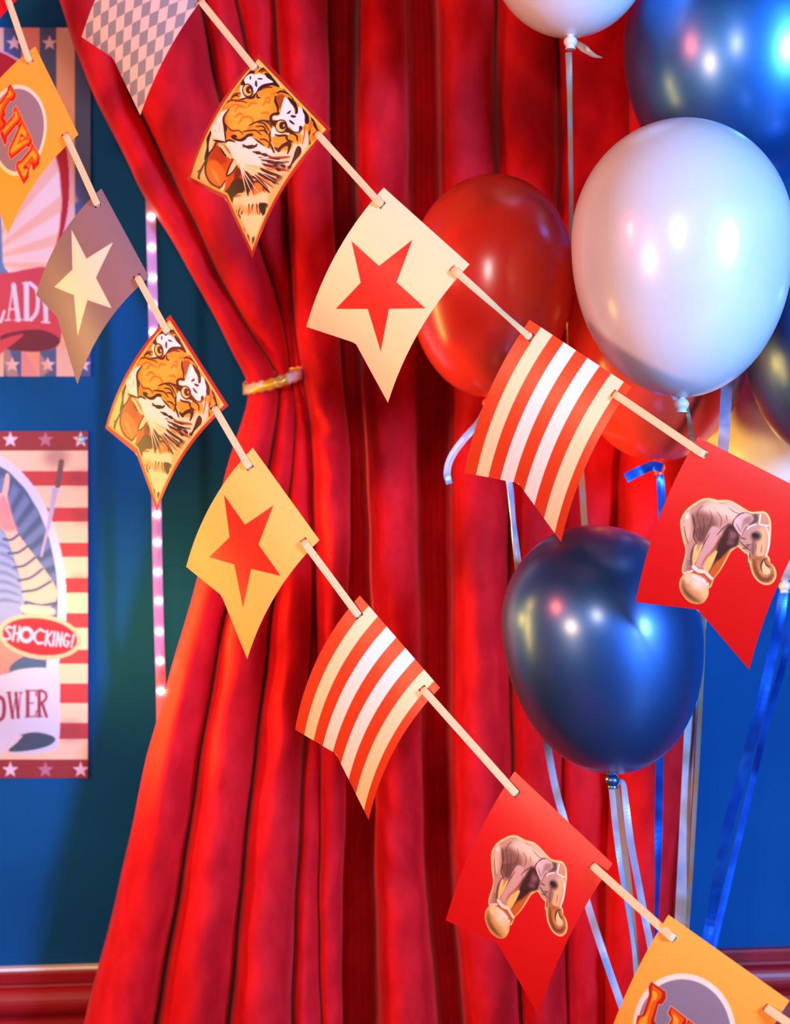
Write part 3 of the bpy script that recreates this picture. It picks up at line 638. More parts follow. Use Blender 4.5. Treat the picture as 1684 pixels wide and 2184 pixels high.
    for q in ([(700, 760), (720, 830), (690, 900)], [(760, 780), (800, 830), (790, 900)], [(840, 800), (850, 850)], [(640, 720), (600, 760), (590, 820)], [(860, 740), (920, 780), (960, 790)], [(800, 990), (760, 1060), (700, 1160)], [(480, 900), (492, 980), (515, 1050)], [(600, 830), (620, 930), (612, 1020)], [(640, 820), (650, 900), (634, 1000)], [(1100, 1040), (1092, 1120)], [(1150, 1060), (1140, 1130)], [(930, 880), (950, 920), (966, 950)]):
        p.line(q, 6, GK, alpha=.5)
    # bridle
    S = (255, 240, 226)
    p.line([(1040, 905), (1080, 888), (1125, 882), (1190, 895), (1205, 890)], 12, S, taper=False); p.line([(1138, 800), (1125, 880)], 14, S, taper=False); p.line([(1180, 900), (1205, 960), (1212, 1040), (1200, 1110), (1180, 1160)], 14, S); p.ell(1112, 882, 12, 10, (206, 150, 120)); p.line([(1020, 930), (1040, 905)], 10, S)
    p.line([(690, 680), (770, 696), (860, 700), (930, 730), (1000, 780), (1060, 798)], 6, (250, 220, 180)); p.line([(770, 688), (800, 702), (850, 700)], 10, (226, 150, 100))
    p.line([(860, 880), (800, 930), (760, 980)], 8, GK, alpha=.6); p.line([(640, 700), (760, 760), (820, 860)], 6, (226, 170, 140), alpha=.8)
    return p.out()

def art_live(U, V):
    X, Y = ref(FL['l_live'], U, V); p = Paint(X, Y, (250, 168, 58)); u, v = U.ravel(), V.ravel()
    r = np.hypot((u - .49) / .36, (v - .46) / .285)
    p.mask(np.clip((1.07 - r) / .02 + .5, 0, 1), (255, 224, 196)); p.mask(np.clip((0.97 - r) / .02 + .5, 0, 1), (142, 122, 136))
    PK, DR, OG, YL = (255, 176, 140), (188, 30, 8), (240, 92, 14), (255, 166, 36)
    def glyph(q, outl, face, flames=()):
        q.grow(outl, 1.0, PK, sm=False); q.poly(outl, DR, sm=False)
        for f_ in face: q.poly(f_, OG, sm=False); 
        for f_ in flames: q.poly(f_, YL, f=.8)
    p.frame(0, 160, 6.4235)
    glyph(p, [(220, 420), (300, 590), (280, 675), (240, 702), (222, 690), (95, 855), (98, 915), (65, 965), (8, 820), (6, 745), (40, 735), (52, 700), (195, 530), (180, 470)],
          [[(220, 440), (285, 585), (262, 610), (240, 640), (215, 655), (80, 810), (75, 850), (30, 750), (60, 730), (205, 540), (200, 480)]],
          [[(215, 500), (240, 560), (225, 610), (150, 690), (80, 770), (60, 800), (40, 755), (110, 680), (190, 590)]])
    glyph(p, [(308, 600), (438, 885), (438, 935), (395, 998), (368, 975), (150, 1158), (116, 1080), (125, 1000), (252, 720), (240, 700), (285, 645)],
          [[(310, 625), (420, 870), (400, 925), (370, 945), (155, 1105), (138, 1030), (265, 740), (290, 690)]],
          [[(300, 700), (330, 790), (280, 870), (230, 950), (340, 900), (390, 900), (340, 940), (160, 1070), (150, 1020), (240, 830)], [(330, 740), (360, 800), (350, 850), (320, 800)]])
    p.poly([(290, 800), (320, 850), (290, 890), (270, 870)], DR); p.ell(300, 868, 16, 22, PK, .4)
    glyph(p, [(447, 935), (545, 1115), (540, 1215), (462, 1312), (440, 1280), (435, 1210), (398, 1310), (395, 1400), (325, 1500), (218, 1275), (222, 1205), (248, 1170), (275, 1178), (300, 1150), (418, 1010), (425, 960)],
          [[(447, 955), (530, 1115), (505, 1180), (470, 1215), (440, 1180), (410, 1250), (385, 1300), (370, 1350), (325, 1430), (235, 1260), (245, 1210), (290, 1200), (400, 1080), (440, 1010)]],
          [[(440, 1040), (490, 1070), (500, 1130), (470, 1160), (440, 1110), (380, 1170), (330, 1240), (400, 1230), (380, 1300), (345, 1390), (310, 1370), (270, 1290), (260, 1240), (330, 1180)]])
    p.poly([(320, 1250), (370, 1240), (385, 1280), (340, 1320)], DR); p.ell(352, 1300, 18, 14, PK)
    X2, Y2 = ref(FL['l_live2'], U, V); p2 = Paint(X2, Y2, (0, 0, 0)); p2.c = p.c; p2.frame(1240, 1850, 3.7928)
    glyph(p2, [(560, 925), (680, 1005), (682, 1060), (650, 1108), (622, 1105), (585, 1240), (620, 1290), (600, 1330), (650, 1350), (660, 1420), (600, 1500), (470, 1430), (440, 1260), (452, 1200), (492, 1190), (545, 1030), (540, 965)],
          [[(570, 950), (650, 1010), (640, 1060), (610, 1085), (560, 1240), (560, 1350), (620, 1400), (590, 1460), (480, 1400), (450, 1260), (470, 1210), (510, 1200), (565, 1040)]],
          [[(570, 1000), (610, 1020), (600, 1070), (570, 1090), (530, 1230), (530, 1360), (480, 1360), (465, 1250), (530, 1180), (570, 1060)]])
    return p2.out()

# ribbon segments of each bunting (pixels): pairs of hole positions, left and right of every flag
HOL = {'u_check': [(340, -165), (428, 0)], 'u_tiger': [(545, 147), (674, 283)], 'u_star': [(815, 438), (964, 572)], 'u_strp': [(1132, 720), (1308, 839)],
       'u_eleph': [(1503, 970), (1725, 1083)], 'l_red': [(-45, -145), (14, -8)], 'l_live': [(64, 132), (139, 286)], 'l_star': [(209, 438), (292, 589)],
       'l_tiger': [(358, 710), (456, 868)], 'l_dstar': [(533, 998), (646, 1153)], 'l_strp': [(766, 1314), (900, 1468)], 'l_eleph': [(1102, 1694), (1262, 1845)],
       'l_live2': [(1438, 2003), (1632, 2148)]}
def holes(k):
    (a, b_), (c, d) = HOL[k]; return [(a, b_, c - a, d - b_), (c, d, c - a, d - b_)]
SPEC = [
 ('u_check', art_check, 'grey and pale pink diamond-checked bunting flag at the top edge of the picture', 200, 280),
 ('u_tiger', art_tiger, 'roaring tiger bunting flag on the upper string, against the red curtain', 330, 470),
 ('u_star', art_star(CREAM, RED), 'pale cream bunting flag with red star in front of the red balloon', 250, 350),
 ('u_strp', art_stripe, 'red and white striped bunting flag below the big white balloon', 250, 300),
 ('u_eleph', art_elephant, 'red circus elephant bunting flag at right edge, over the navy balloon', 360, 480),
 ('l_red', art_plain((206, 20, 40)), 'plain red corner of a bunting flag in the top left corner', 40, 60),
 ('l_live', art_live, 'orange LIVE bunting flag at the left edge, over the upper poster', 260, 340),
 ('l_star', art_star((132, 110, 118), (255, 226, 204)), 'grey bunting flag with a cream star, left of the light strip', 230, 320),
 ('l_tiger', art_tiger, 'roaring tiger bunting flag on the lower string, against the blue wall', 300, 430),
 ('l_dstar', art_star((255, 196, 98), (214, 28, 14)), 'yellow-orange bunting flag with red star in front of the curtain pleats', 250, 350),
 ('l_strp', art_stripe, 'red and cream striped bunting flag on the lower string before the curtain', 250, 320),
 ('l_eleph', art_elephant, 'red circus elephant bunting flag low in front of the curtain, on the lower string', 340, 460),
 ('l_live2', art_live, 'orange LIVE bunting flag cut off by the bottom right corner', 260, 300)]
for key, art, label, nu, nt in SPEC: make_flag(FL[key], art, label, nu, nt, holes(key))

def strip(path, width, mt, name, parent=None, twist=None, thick=0.0005, origin=None, taper=None, facing=None):
    """flat ribbon along a 3-D path"""
    p = np.asarray(path, float); n = len(p); t = np.gradient(p, axis=0); t /= np.linalg.norm(t, axis=1)[:, None] + 1e-9
    view = p - np.array([0, 0, CZ]); view /= np.linalg.norm(view, axis=1)[:, None]
    s = np.cross(t, view); s /= np.linalg.norm(s, axis=1)[:, None] + 1e-9; nn = np.cross(s, t)
    tw = np.zeros(n) if twist is None else np.interp(np.linspace(0, 1, n), *twist)
    ws = np.full(n, width / 2) if taper is None else width / 2 * np.interp(np.linspace(0, 1, n), *taper)
    sd = s * np.cos(tw)[:, None] + nn * np.sin(tw)[:, None]; nd = nn * np.cos(tw)[:, None] - s * np.sin(tw)[:, None]
    v = np.stack([p - sd * ws[:, None] - nd * thick, p - sd * ws[:, None] + nd * thick, p + nd * thick * 1.4, p + sd * ws[:, None] + nd * thick, p + sd * ws[:, None] - nd * thick, p - nd * thick * 1.4], 1)
    f = grid_faces(n, 6, close=True)
    caps = [[5, 4, 3, 2, 1, 0], [(n - 1) * 6 + k for k in range(6)]]
    return link(name, v.reshape(-1, 3), [tuple(q) for q in f] + caps, mt, parent, smooth=False, origin=origin)

def string_of(keys, lead, tail, label):
    pts = [np.array(P(*lead))]
    tw_at = []
    for k in keys:
        fl = FL[k]; (a, b_), (c, d) = HOL[k]; L = math.hypot(c - a, d - b_); ax, ay = (c - a) / L, (d - b_) / L
        def at(px, py, off):
            u, v = fl.uv_of(px, py); dd = float(fl.dep(u, v)) + off; return np.array(P(px, py, dd))
        pts += [at(a - 10 * ax, b_ - 10 * ay, -0.004), at(a - 3 * ax, b_ - 3 * ay, -0.0030), at(a + 1.5 * ax, b_ + 1.5 * ay, 0.004), at(a + .25 * (c - a), b_ + .25 * (d - b_), 0.005),
                at(a + .75 * (c - a), b_ + .75 * (d - b_), 0.005), at(c - 1.5 * ax, d - 1.5 * ay, 0.004), at(c + 3 * ax, d + 3 * ay, -0.0030), at(c + 10 * ax, d + 10 * ay, -0.004)]
    pts.append(np.array(P(*tail)))
    out = []
    for i in range(len(pts) - 1):
        for t in np.linspace(0, 1, 8, endpoint=False): out.append(pts[i] * (1 - t) + pts[i + 1] * t)
    out.append(pts[-1]); out = np.array(out)
    n = len(out); tw = np.zeros(n)
    if 'u_star' in keys:
        i0 = (1 + 8 * keys.index('u_star') + 7) * 8 + 1; i1 = i0 + 7; tw_x = [0, i0 / n, (i0 + 5) / n, (i1) / n, (i1 + 2) / n, 1]; tw_y = [0, 0, 1.05, 0.75, 0.0, 0]
    else: tw_x, tw_y = [0, 1], [0, 0]
    tx, ty = [0.0], [1.0]
    for j in range(len(keys)):
        for idx, wv in ((0, 1), (1, .95), (2, .45), (3, .8), (4, .8), (5, .45), (6, .95), (7, 1)): tx.append((1 + 8 * j + idx) * 8 / (n - 1)); ty.append(wv)
    tx.append(1.0); ty.append(1.0)
    o = strip(out, 0.0090, M['satin'], 'bunting_ribbon', twist=(tw_x, tw_y), origin=tuple(out[0]), taper=(tx, ty))
    tag(o, label, 'ribbon', 'ribbons the bunting flags are threaded on')
string_of(['u_check', 'u_tiger', 'u_star', 'u_strp', 'u_eleph'], (200, -440, 2.32), (1960, 1190, 1.78), 'cream satin ribbon of the upper bunting, threaded from checked flag to right elephant flag')
string_of(['l_red', 'l_live', 'l_star', 'l_tiger', 'l_dstar', 'l_strp', 'l_eleph', 'l_live2'], (-140, -360, 2.44), (1850, 2300, 1.66), 'cream satin ribbon of the lower bunting, threaded from left edge to bottom right corner')

# ---------------------------------------------------------------- balloons
def revolve(prof, c, tiltx, tilty, nseg, s=1.0):
    """prof: (radius, height) top to bottom, about an axis leaning by tiltx (sideways) / tilty"""
    v = []
    for r, h in prof:
        for k in range(nseg):
            a = 2 * math.pi * k / nseg
            v.append((c[0] + r * math.cos(a) + h * math.sin(tiltx), c[1] + r * math.sin(a) + h * math.sin(tilty), c[2] + h))
    n = len(prof); return v, grid_faces(n, nseg, close=True)

def balloon(px, py, rpx, top, bot, d, mt, label, ribbons=(), tilt=0.0, knot=None, tails=()):
    """px,py: centre of the widest ring; rpx half width; top / bottom extents in pixels"""
    k = d / F; c = P(px, py, d); r, ht, hb = rpx * k, top * k, bot * k
    kb = (c[0] - math.sin(tilt) * hb, c[1], c[2] - hb)
    root = empty('balloon', kb); tag(root, label, 'balloon', 'balloons on foil ribbons')
    prof = [(0.0001, ht)]
    for i in range(1, 40):
        a = math.pi / 2 * (1 - i / 40); prof.append((r * math.cos(a), ht * math.sin(a)))
    for i in range(0, 44):
        a = math.pi / 2 * i / 44; s_ = math.sin(a); q = (1 - s_ ** 2.12) ** 0.5 if s_ < 1 else 0
        prof.append((max(r * q, 0.0042), -hb * s_))
    prof += [(0.0042, -hb * 1.0 - 0.0005), (0.0036, -hb - 0.004)]
    v, f = revolve(prof, c, tilt, 0, 96)
    link('balloon_body', v, f, mt, root)
    kx, kz = c[0] - (hb + 0.003) * math.sin(tilt), c[2] - hb - 0.003
    kp = [(0.0036, 0.002), (0.0066, 0.0005), (0.0092, -0.003), (0.0096, -0.0065), (0.0080, -0.0100), (0.0062, -0.0118), (0.0064, -0.0135), (0.0074, -0.0155), (0.0068, -0.0162), (0.002, -0.0135)]
    v, f = revolve(kp, (kx, c[1], kz), tilt + (knot or 0), 0, 20)
    link('knot', v, f, mt, root)
    for pts, wpx, mname, dd, extra in ribbons:
        path = spline([np.array(P(x, y, z)) for x, y, z in [(q[0], q[1], q[2] if len(q) > 2 else dd) for q in pts]], 10)
        strip(path, wpx * dd / F, M[mname], 'ribbon', root, thick=0.0004, **extra)
    return root

def R(pts, w_, m_, d, **kw): return (pts, w_, m_, d, kw)
tw = lambda *a: dict(twist=([i / (len(a) - 1) for i in range(len(a))], list(a)))
balloon(1453, 512, 234, 256, 336, 2.10, M['b_white'], 'large white balloon right of the red balloons, its knot above the elephant flag', tilt=0.0,
        ribbons=[R([(1462, 862), (1470, 900), (1477, 960, 2.12), (1492, 1130, 2.25), (1499, 1330, 2.33), (1493, 1500, 2.34), (1482, 1700, 2.34), (1466, 1960, 2.34), (1440, 2300, 2.32)], 10, 'foil_gold', 2.2, **tw(.8, .6, .4, .2, 0, 0, 0, .2)),
                 R([(1440, 852), (1432, 838, 2.085), (1424, 822, 2.08)], 9, 'foil', 2.1)])
balloon(1047, 585, 176, 212, 262, 2.38, M['b_red'], 'red balloon with a blue highlight behind the cream star flag', tilt=0.02,
        ribbons=[R([(1040, 858), (1055, 920), (1084, 1020), (1094, 1110), (1104, 1200), (1130, 1400), (1163, 1570), (1184, 1680), (1206, 1760), (1250, 1920, 2.34), (1290, 2045, 2.32), (1345, 2210, 2.28), (1390, 2400, 2.24)], 15, 'foil', 2.38, **tw(0, .3, .9, .2, 0, .2, 0, .3, 0)),
                 R([(1040, 858), (1020, 900), (988, 938), (962, 975), (953, 1008), (958, 1032)], 15, 'foil', 2.37, **tw(1.1, .6, 0, 0, 0, .7))])
balloon(1404, 705, 193, 235, 280, 2.42, M['b_red'], 'red balloon half hidden behind the large white balloon, tied with blue ribbon', tilt=0.0,
        ribbons=[R([(1406, 1000), (1408, 1030), (1411, 1090), (1414, 1250), (1412, 1450), (1407, 1600), (1404, 1750), (1402, 1880), (1398, 2010), (1396, 2300, 2.34)], 17, 'foil_blue', 2.42, **tw(.9, .3, 0, .2, 0, 0, .2, .9, 1.2, .6)),
                 R([(1412, 998, 2.40), (1392, 994, 2.40), (1364, 1004, 2.40), (1334, 1020, 2.39)], 20, 'foil_blue', 2.4, **tw(.2, 0, 0, .1))])
balloon(1283, 1345, 213, 226, 305, 2.17, M['b_navy'], 'dark navy pearl balloon hanging lowest, in front of the curtain', tilt=-0.07,
        ribbons=[R([(1303, 1672), (1307, 1710), (1313, 1770), (1323, 1850), (1340, 1950), (1352, 2030), (1360, 2130), (1372, 2330)], 13, 'foil', 2.17, **tw(.1, 0, 0, .6, .9, .8, .3, 0)),
                 R([(1318, 1668), (1328, 1672), (1334, 1715), (1345, 1800), (1360, 1880), (1375, 1960), (1392, 2050), (1430, 2330)], 15, 'foil', 2.18, **tw(.9, .8, .5, 0, 0, .3, 0, 0))])
balloon(1216, -150, 182, 190, 226, 2.30, M['b_white'], 'white balloon cut off by the top edge with its knot showing', tilt=0.0,
        ribbons=[R([(1212, 112), (1214, 200), (1216, 330), (1217, 480, 2.44), (1213, 700, 2.53), (1222, 860, 2.5), (1238, 1000, 2.45), (1247, 1130, 2.42), (1270, 1400, 2.42), (1330, 1800, 2.42), (1380, 2300, 2.36)], 13, 'foil_gold', 2.4, **tw(.1, .7, .9, .8, .9, .2, 0, .4, 0, 0)),
                 R([(1226, 90, 2.345), (1246, 104, 2.34), (1266, 118, 2.34), (1284, 123, 2.34)], 15, 'foil_gold', 2.34, **dict(taper=([0, .3, 1], [.7, 1, .1])))])
balloon(1577, 88, 246, 250, 322, 2.40, M['b_chrome'], 'shiny metallic blue balloon in the top right corner', tilt=0.0,
        ribbons=[R([(1577, 420), (1570, 560), (1560, 700, 2.30), (1549, 830, 2.27), (1541, 960, 2.27), (1520, 1150, 2.30), (1490, 1360, 2.35), (1472, 1530, 2.35), (1463, 1700, 2.35), (1450, 1960, 2.34), (1430, 2300, 2.30)], 23, 'foil', 2.34, **tw(0, .2, 0, 0, .2, 0, .3, 0, 0))])
balloon(1800, 700, 212, 225, 300, 2.26, M['b_navy'], 'dark navy balloon cut off by the right edge, below the metallic one', tilt=0.0,
        ribbons=[R([(1795, 1010), (1740, 1180, 2.34), (1684, 1330, 2.38), (1667, 1425, 2.40), (1636, 1532, 2.42), (1610, 1640, 2.44), (1560, 1850, 2.44), (1500, 2100, 2.42), (1450, 2300, 2.38)], 15, 'foil_blue', 2.4, **tw(.3, .6, .2, .5, .3, .2))])
balloon(1690, 960, 190, 235, 278, 2.58, M['b_white'], 'white balloon lit peach behind the right elephant flag, tied with blue ribbon', tilt=0.06,
        ribbons=[R([(1670, 1262), (1660, 1330), (1640, 1425), (1610, 1550), (1580, 1660), (1555, 1750), (1530, 1880), (1506, 2010), (1450, 2300, 2.44)], 22, 'foil_blue', 2.58, **tw(.5, .1, .3, 0, .2, 0, .2, 0))])

# ---------------------------------------------------------------- strip of diodes beside the curtain
def led_strip():
    pts = [(319, 250), (320, 400), (323, 530), (327, 700), (331, 900), (334, 1100), (336, 1220), (339, 1347), (343, 1480), (345, 1640)]
    root = empty('light_strip', on_wall(322, 960, 0.13)); tag(root, 'vertical strip of small glowing lights on the blue wall beside the curtain', 'light strip')
    path = np.array([on_wall(x, y, 0.13) for x, y in spline(pts, 8)])
    strip(path, 0.0155, M['strip'], 'strip_tape', root, thick=0.0012)
    for x, y in [(321, 397), (322, 462), (323, 527), (325, 592), (326, 650), (326, 708), (329, 772), (330, 836), (331, 900), (332, 965), (333, 1031), (334, 1097), (335, 1157), (336, 1220), (338, 1282), (339, 1347), (341, 1410), (342, 1474)]:
        c = on_wall(x, y, 0.133); v, f = [], []
        n = 12
        for i in range(5):
            a = math.pi / 2 * i / 4
            for k in range(n):
                t = 2 * math.pi * k / n; v.append((c[0] + 0.0048 * math.cos(a) * math.cos(t) * 1.1, c[1] - 0.0026 * math.sin(a), c[2] + 0.0048 * math.cos(a) * math.sin(t)))
        f = [tuple(q) for q in grid_faces(5, n, close=True)] + [tuple(range(n))]
        link('diode', v, f, M['led'], root)
led_strip()

# ---------------------------------------------------------------- posters
def sheet_on_wall(name, xa, xb, ya, yb, step, art, label):
    X, Y = np.meshgrid(np.arange(xa, xb + .1, step), np.arange(ya, yb + .1, step)); nr, nc = X.shape
    fr = on_wall(X, Y, 0.004).reshape(-1, 3)
    fc = grid_faces(nr, nc)
    cs = [(xa, ya), (xb, ya), (xb, yb), (xa, yb)]
    e1 = [on_wall(x, y, 0.004) for x, y in cs]; e2 = [on_wall(x, y, 0.001) for x, y in cs]; n = len(fr)
    rim = np.array([[n + i, n + 4 + i, n + 4 + (i + 1) % 4, n + (i + 1) % 4] for i in range(4)])
    o = link(name, np.concatenate([fr, e1, e2]), np.concatenate([fc, rim]), [M['poster'], M['edge']], origin=fr.mean(0), mat_idx=[0] * len(fc) + [1] * 4)
    set_print(o, art(X, Y) * np.array([.74, .74, .80, 1.0], np.float32), n); tag(o, label, 'poster', 'circus posters on the blue wall'); return o

def starpts(cx, cy, r):
    return [(cx + (r if i % 2 == 0 else r * .42) * math.sin(math.pi * i / 5), cy - (r if i % 2 == 0 else r * .42) * math.cos(math.pi * i / 5)) for i in range(10)]

def art_lady(X, Y):
    p = Paint(X, Y, (238, 196, 170)); x = p.X; per = 75.8
    blue = ((x - 8) % per) < 37
    p.mask(blue.astype(float), (74, 96, 148)); mid = (~blue) & (((x - 8) // per).astype(int) % 2 == 0); p.mask(mid.astype(float), (226, 150, 150))
    for k in range(-6, 3):
        for cy in (92, 778): p.poly(starpts(26 + k * per + (4 if cy < 100 else 0), cy, 17), (240, 214, 226), sm=False)
    p.ell(-48, 392, 202, 296, (232, 180, 200), f=1); p.ell(-48, 392, 196, 290, (184, 14, 34), f=1)
    p.ell(-48, 428, 180, 262, (250, 224, 212), f=2)
    for k in range(22):                        # sun rays
        a0 = -math.pi + k * 2 * math.pi / 22; a1 = a0 + .12
        p.poly([(-48, 560), (-48 + 240 * math.cos(a0), 560 + 300 * math.sin(a0)), (-48 + 240 * math.cos(a1), 560 + 300 * math.sin(a1))], (248, 176, 132), f=3, alpha=.55, sm=False)
    p.ell(-48, 428, 186, 268, (184, 14, 34), f=1, alpha=0.0)
    idx = np.nonzero((((p.X + 48) / 181) ** 2 + ((p.Y - 428) / 263) ** 2 > 1) & (((p.X + 48) / 196) ** 2 + ((p.Y - 392) / 290) ** 2 < 1))[0]
    p.mix(idx, np.ones(idx.size), (184, 14, 34))
    # figure at the left of the frame
    p.poly([(-140, 560), (-110, 400), (-60, 340), (-10, 380), (2, 470), (6, 560), (10, 590), (-140, 600)], (96, 140, 190), f=1); p.ell(-60, 300, 42, 52, (244, 196, 172)); p.poly([(-105, 300), (-100, 240), (-60, 222), (-20, 245), (-14, 310), (-40, 270), (-80, 270)], (70, 36, 26))
    # ribbon banner
    p.poly([(-230, 600), (-120, 578), (0, 583), (60, 574), (104, 574), (128, 640), (130, 720), (110, 745), (60, 742), (0, 720), (-100, 700), (-230, 745)], (208, 66, 84), f=.8)
    p.poly([(0, 718), (40, 706), (90, 704), (127, 722), (118, 740), (80, 750), (40, 748), (10, 742)], (112, 28, 56), f=.8)
    p.poly([(-10, 730), (50, 712), (26, 735), (-30, 775), (-60, 770)], (210, 70, 84), f=.8)
    W_ = (226, 228, 246); t = lambda pts, w_: p.line(pts, w_, W_, taper=False, sm=False)
    t([(-22, 616), (-22, 690)], 11); t([(-30, 613), (-12, 613)], 3); t([(-30, 691), (2, 686), (9, 664)], 6)
    t([(28, 606), (17, 682)], 3.2); t([(29, 608), (39, 682)], 10); t([(20, 660), (35, 659)], 3.5); t([(11, 683), (22, 682)], 3.5); t([(31, 683), (45, 682)], 3.5)
    t([(56, 606), (57, 680)], 11); t([(48, 604), (66, 604)], 3.2); t([(50, 682), (68, 682)], 3.2); p.line([(64, 604), (78, 618), (81, 645), (77, 668), (66, 682)], 8, W_, taper=False)
    t([(86, 612), (96, 650)], 8); t([(108, 612), (97, 650)], 3); t([(97, 648), (98, 685)], 10); t([(89, 687), (106, 688)], 3.2)
    return p.out()

def art_sword(X, Y):
    p = Paint(X, Y, (246, 212, 178)); y = p.Y
    for a, b_ in ((1005, 1037), (1082, 1113), (1157, 1188), (1233, 1264), (1308, 1339), (1385, 1416), (1458, 1500), (1542, 1577)):
        p.mask(((y > a) & (y < b_)).astype(float), (198, 62, 66))
    for a, b_ in ((900, 962), (1620, 1700)): p.mask(((y > a) & (y < b_)).astype(float), (152, 46, 52))
    for k in range(-5, 3):
        for cy in (938, 1642): p.poly(starpts(22 + k * 75, cy, 18), (232, 214, 232) if k != 1 else (190, 120, 146), sm=False)
    # soft ink stains
    for (sx, sy, sr) in ((170, 1020, 20), (175, 1100, 18), (120, 975, 26), (150, 1560, 26), (168, 1240, 16)): p.ell(sx, sy, sr, sr * .8, (110, 50, 70), f=12, alpha=.35)
    p.ell(-62, 1285, 204, 328, (214, 220, 242), f=1); p.ell(-62, 1285, 186, 310, (74, 98, 134), f=1)
    for k in range(26):
        a0 = -1.55 + k * .13; p.poly([(-90, 1290), (-90 + 230 * math.cos(a0), 1290 + 300 * math.sin(a0)), (-90 + 230 * math.cos(a0 + .07), 1290 + 300 * math.sin(a0 + .07))], (124, 146, 196), f=4, alpha=.7, sm=False)
    idx = np.nonzero((((p.X + 62) / 204) ** 2 + ((p.Y - 1285) / 328) ** 2 < 1) & (((p.X + 62) / 186) ** 2 + ((p.Y - 1285) / 310) ** 2 > 1))[0]
    p.mix(idx, np.ones(idx.size), (214, 220, 242))
    # blue bodice, raised arm with bands, shoulder
    p.poly([(-120, 1130), (-20, 1120), (10, 1140), (28, 1190), (44, 1240), (52, 1280), (40, 1320), (-20, 1345), (-120, 1340)], (150, 168, 214), f=1)
    for k in range(7): p.line([(-60, 1170 + k * 22), (0, 1160 + k * 20), (44, 1190 + k * 16)], 8, (104, 124, 182), f=2, alpha=.7)
    p.poly([(12, 1012), (20, 1014), (19, 1040), (16, 1062), (28, 1110), (40, 1140), (74, 1186), (100, 1222), (118, 1250), (122, 1272), (112, 1290), (92, 1296), (62, 1290), (50, 1275), (44, 1236), (30, 1190), (12, 1140), (-4, 1116), (-10, 1060), (4, 1050)], (248, 196, 176), f=1)
    p.poly([(0, 1060), (16, 1068), (28, 1110), (36, 1130), (6, 1130), (-10, 1100)], (242, 150, 150), f=4)
    for i, (a, b_) in enumerate((((8, 1150), (40, 1140)), ((18, 1180), (60, 1164)), ((30, 1210), (74, 1190)), ((40, 1238), (90, 1214)), ((48, 1262), (108, 1240)), ((56, 1284), (118, 1286)))):
        p.line([a, ((a[0] + b_[0]) / 2, (a[1] + b_[1]) / 2 + 6), b_], 6, (70, 104, 134), taper=False)
    p.poly([(50, 1290), (110, 1296), (112, 1312), (52, 1308)], (248, 206, 186), f=1)
    p.poly([(-60, 1350), (20, 1370), (50, 1400), (30, 1425), (0, 1440), (-60, 1450)], (246, 148, 134), f=3); p.poly([(50, 1400), (100, 1405), (100, 1430), (20, 1430)], (72, 104, 140), f=1)
    # sword
    p.line([(131, 985), (123, 1035)], 12, (116, 84, 92), taper=False); p.line([(98, 1040), (137, 1050)], 7, (206, 206, 234)); p.line([(117, 1046), (106, 1110), (88, 1186)], 13, (188, 180, 214), taper=(1, .35))
    # white ring end, scroll
    p.poly([(100, 1400), (124, 1400), (122, 1440), (98, 1440)], (214, 220, 242), f=1, sm=False)
    p.poly([(-230, 1460), (-100, 1450), (0, 1440), (40, 1428), (90, 1424), (124, 1436), (128, 1500), (126, 1580), (112, 1600), (70, 1608), (20, 1604), (60, 1566), (0, 1576), (-100, 1590), (-230, 1600)], (212, 216, 238), f=.8)
    p.poly([(50, 1566), (80, 1562), (112, 1570), (117, 1580), (100, 1592), (60, 1601), (18, 1602), (38, 1582)], (62, 84, 106), f=.8)
    p.poly([(-40, 1620), (0, 1590), (30, 1572), (48, 1570), (20, 1596), (-20, 1625)], (222, 216, 234), f=.8)
    D = (156, 52, 76); t = lambda pts, w_: p.line(pts, w_, D, taper=False, sm=False)
    p.line([(-6, 1484), (6, 1492), (9, 1510), (6, 1530), (-6, 1538)], 8, D, taper=False); p.line([(-10, 1484), (-18, 1510), (-10, 1536)], 8, D, taper=False)
    t([(19, 1478), (27, 1531)], 6.5); t([(27, 1531), (34, 1480)], 2.5); t([(34, 1478), (39, 1530)], 6.5); t([(39, 1530), (44, 1478)], 2.5); t([(14, 1477), (24, 1477)], 2.5); t([(40, 1477), (48, 1477)], 2.5)
    t([(59, 1475), (59, 1527)], 7.5); t([(54, 1473), (76, 1473), (77, 1484)], 2.8); t([(62, 1500), (71, 1499)], 2.6); t([(54, 1529), (76, 1528), (78, 1516)], 2.8)
    t([(83, 1475), (84, 1527)], 7.5); t([(79, 1472), (90, 1472)], 2.8); t([(79, 1529), (90, 1528)], 2.8); p.line([(88, 1473), (97, 1478), (98, 1490), (88, 1500)], 5.5, D, taper=False); t([(90, 1500), (99, 1528)], 6.5)
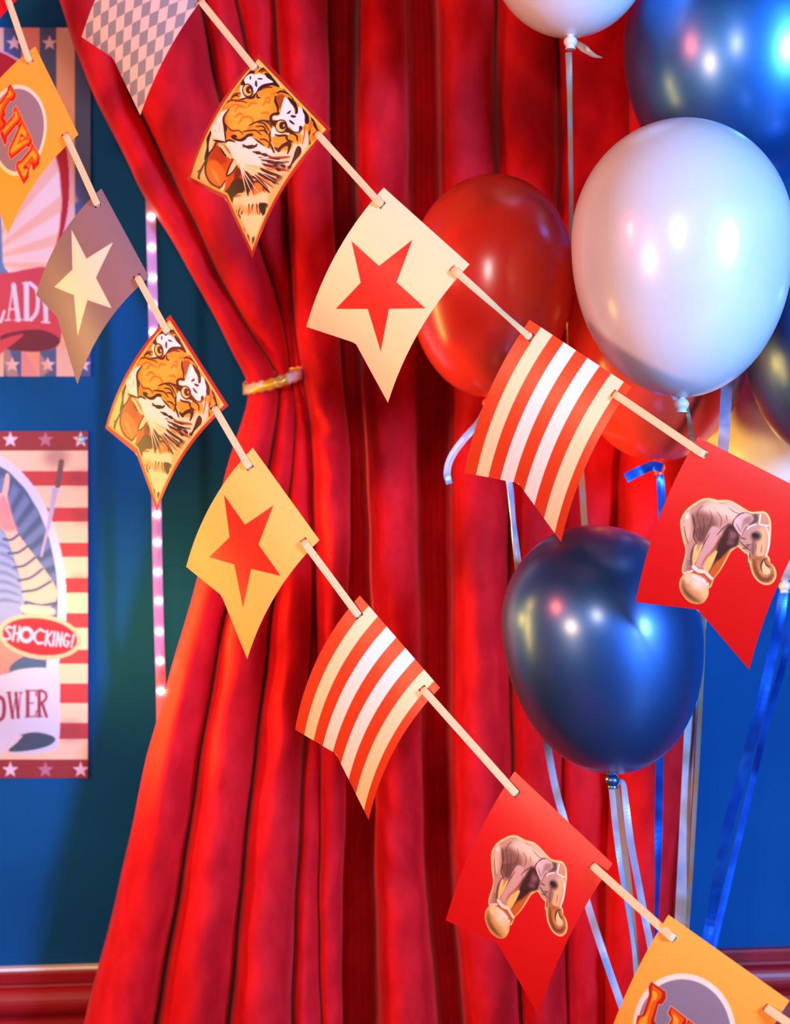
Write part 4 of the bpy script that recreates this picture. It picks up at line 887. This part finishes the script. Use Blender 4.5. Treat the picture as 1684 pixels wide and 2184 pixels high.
    # oval badge
    A = .135; p.ell(85, 1358, 90, 48, (252, 196, 158), A); p.ell(85, 1358, 80, 39, (200, 36, 52), A)
    ca, sa = math.cos(A), math.sin(A)
    def g(pts, w_=3.4): p.line([(85 + a * ca - b_ * sa, 1358 + a * sa + b_ * ca) for a, b_ in pts], w_, (238, 206, 234), taper=False, sm=False)
    g([(-62, -11), (-70, -12), (-74, -6), (-64, 3), (-62, 12), (-72, 16), (-77, 13)], 5); g([(-56, -15), (-56, 16)], 5); g([(-45, -15), (-45, 16)], 5); g([(-56, 0), (-45, 0)], 5)
    p.ell(85 - 29 * ca, 1358 - 29 * sa, 16, 18, (238, 206, 234)); p.ell(85 - 29 * ca, 1358 - 29 * sa, 8, 9, (200, 36, 52))
    g([(8, -12), (-2, -16), (-11, -6), (-11, 6), (-2, 15), (8, 12)], 5); g([(14, -14), (14, 16)], 5); g([(24, -14), (15, 1), (25, 16)], 4.5); g([(30, -14), (30, 15)], 5)
    g([(37, 15), (37, -14), (46, 14), (46, -14)], 4.5); g([(62, -10), (55, -14), (51, -2), (53, 10), (60, 13), (63, 3), (58, 2)], 4.5); g([(71, -13), (70, 4)], 4.5); g([(69.5, 10), (69.5, 12)], 5)
    return p.out()
sheet_on_wall('poster', -284, 194, 59, 804, 1.5, art_lady, 'upper circus poster with LADY on a red banner, behind the orange flag')
sheet_on_wall('poster', -284, 188, 920, 1660, 1.5, art_sword, 'lower circus poster with a banded arm, SHOCKING badge and striped border')

def glint(x, y, label):
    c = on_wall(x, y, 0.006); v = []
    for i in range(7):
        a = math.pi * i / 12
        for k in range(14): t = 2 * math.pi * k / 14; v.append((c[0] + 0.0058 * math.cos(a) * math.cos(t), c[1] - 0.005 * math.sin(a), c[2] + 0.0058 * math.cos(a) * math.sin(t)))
    o = link('poster_glint', v, [tuple(q) for q in grid_faces(7, 14, close=True)] + [tuple(range(84, 98))], M['glint']); tag(o, label, 'glint')
glint(174, 937, 'shiny pale blue bead added as a pin in the top right corner of the lower poster')  # bead added where a small light reflection shows on the poster
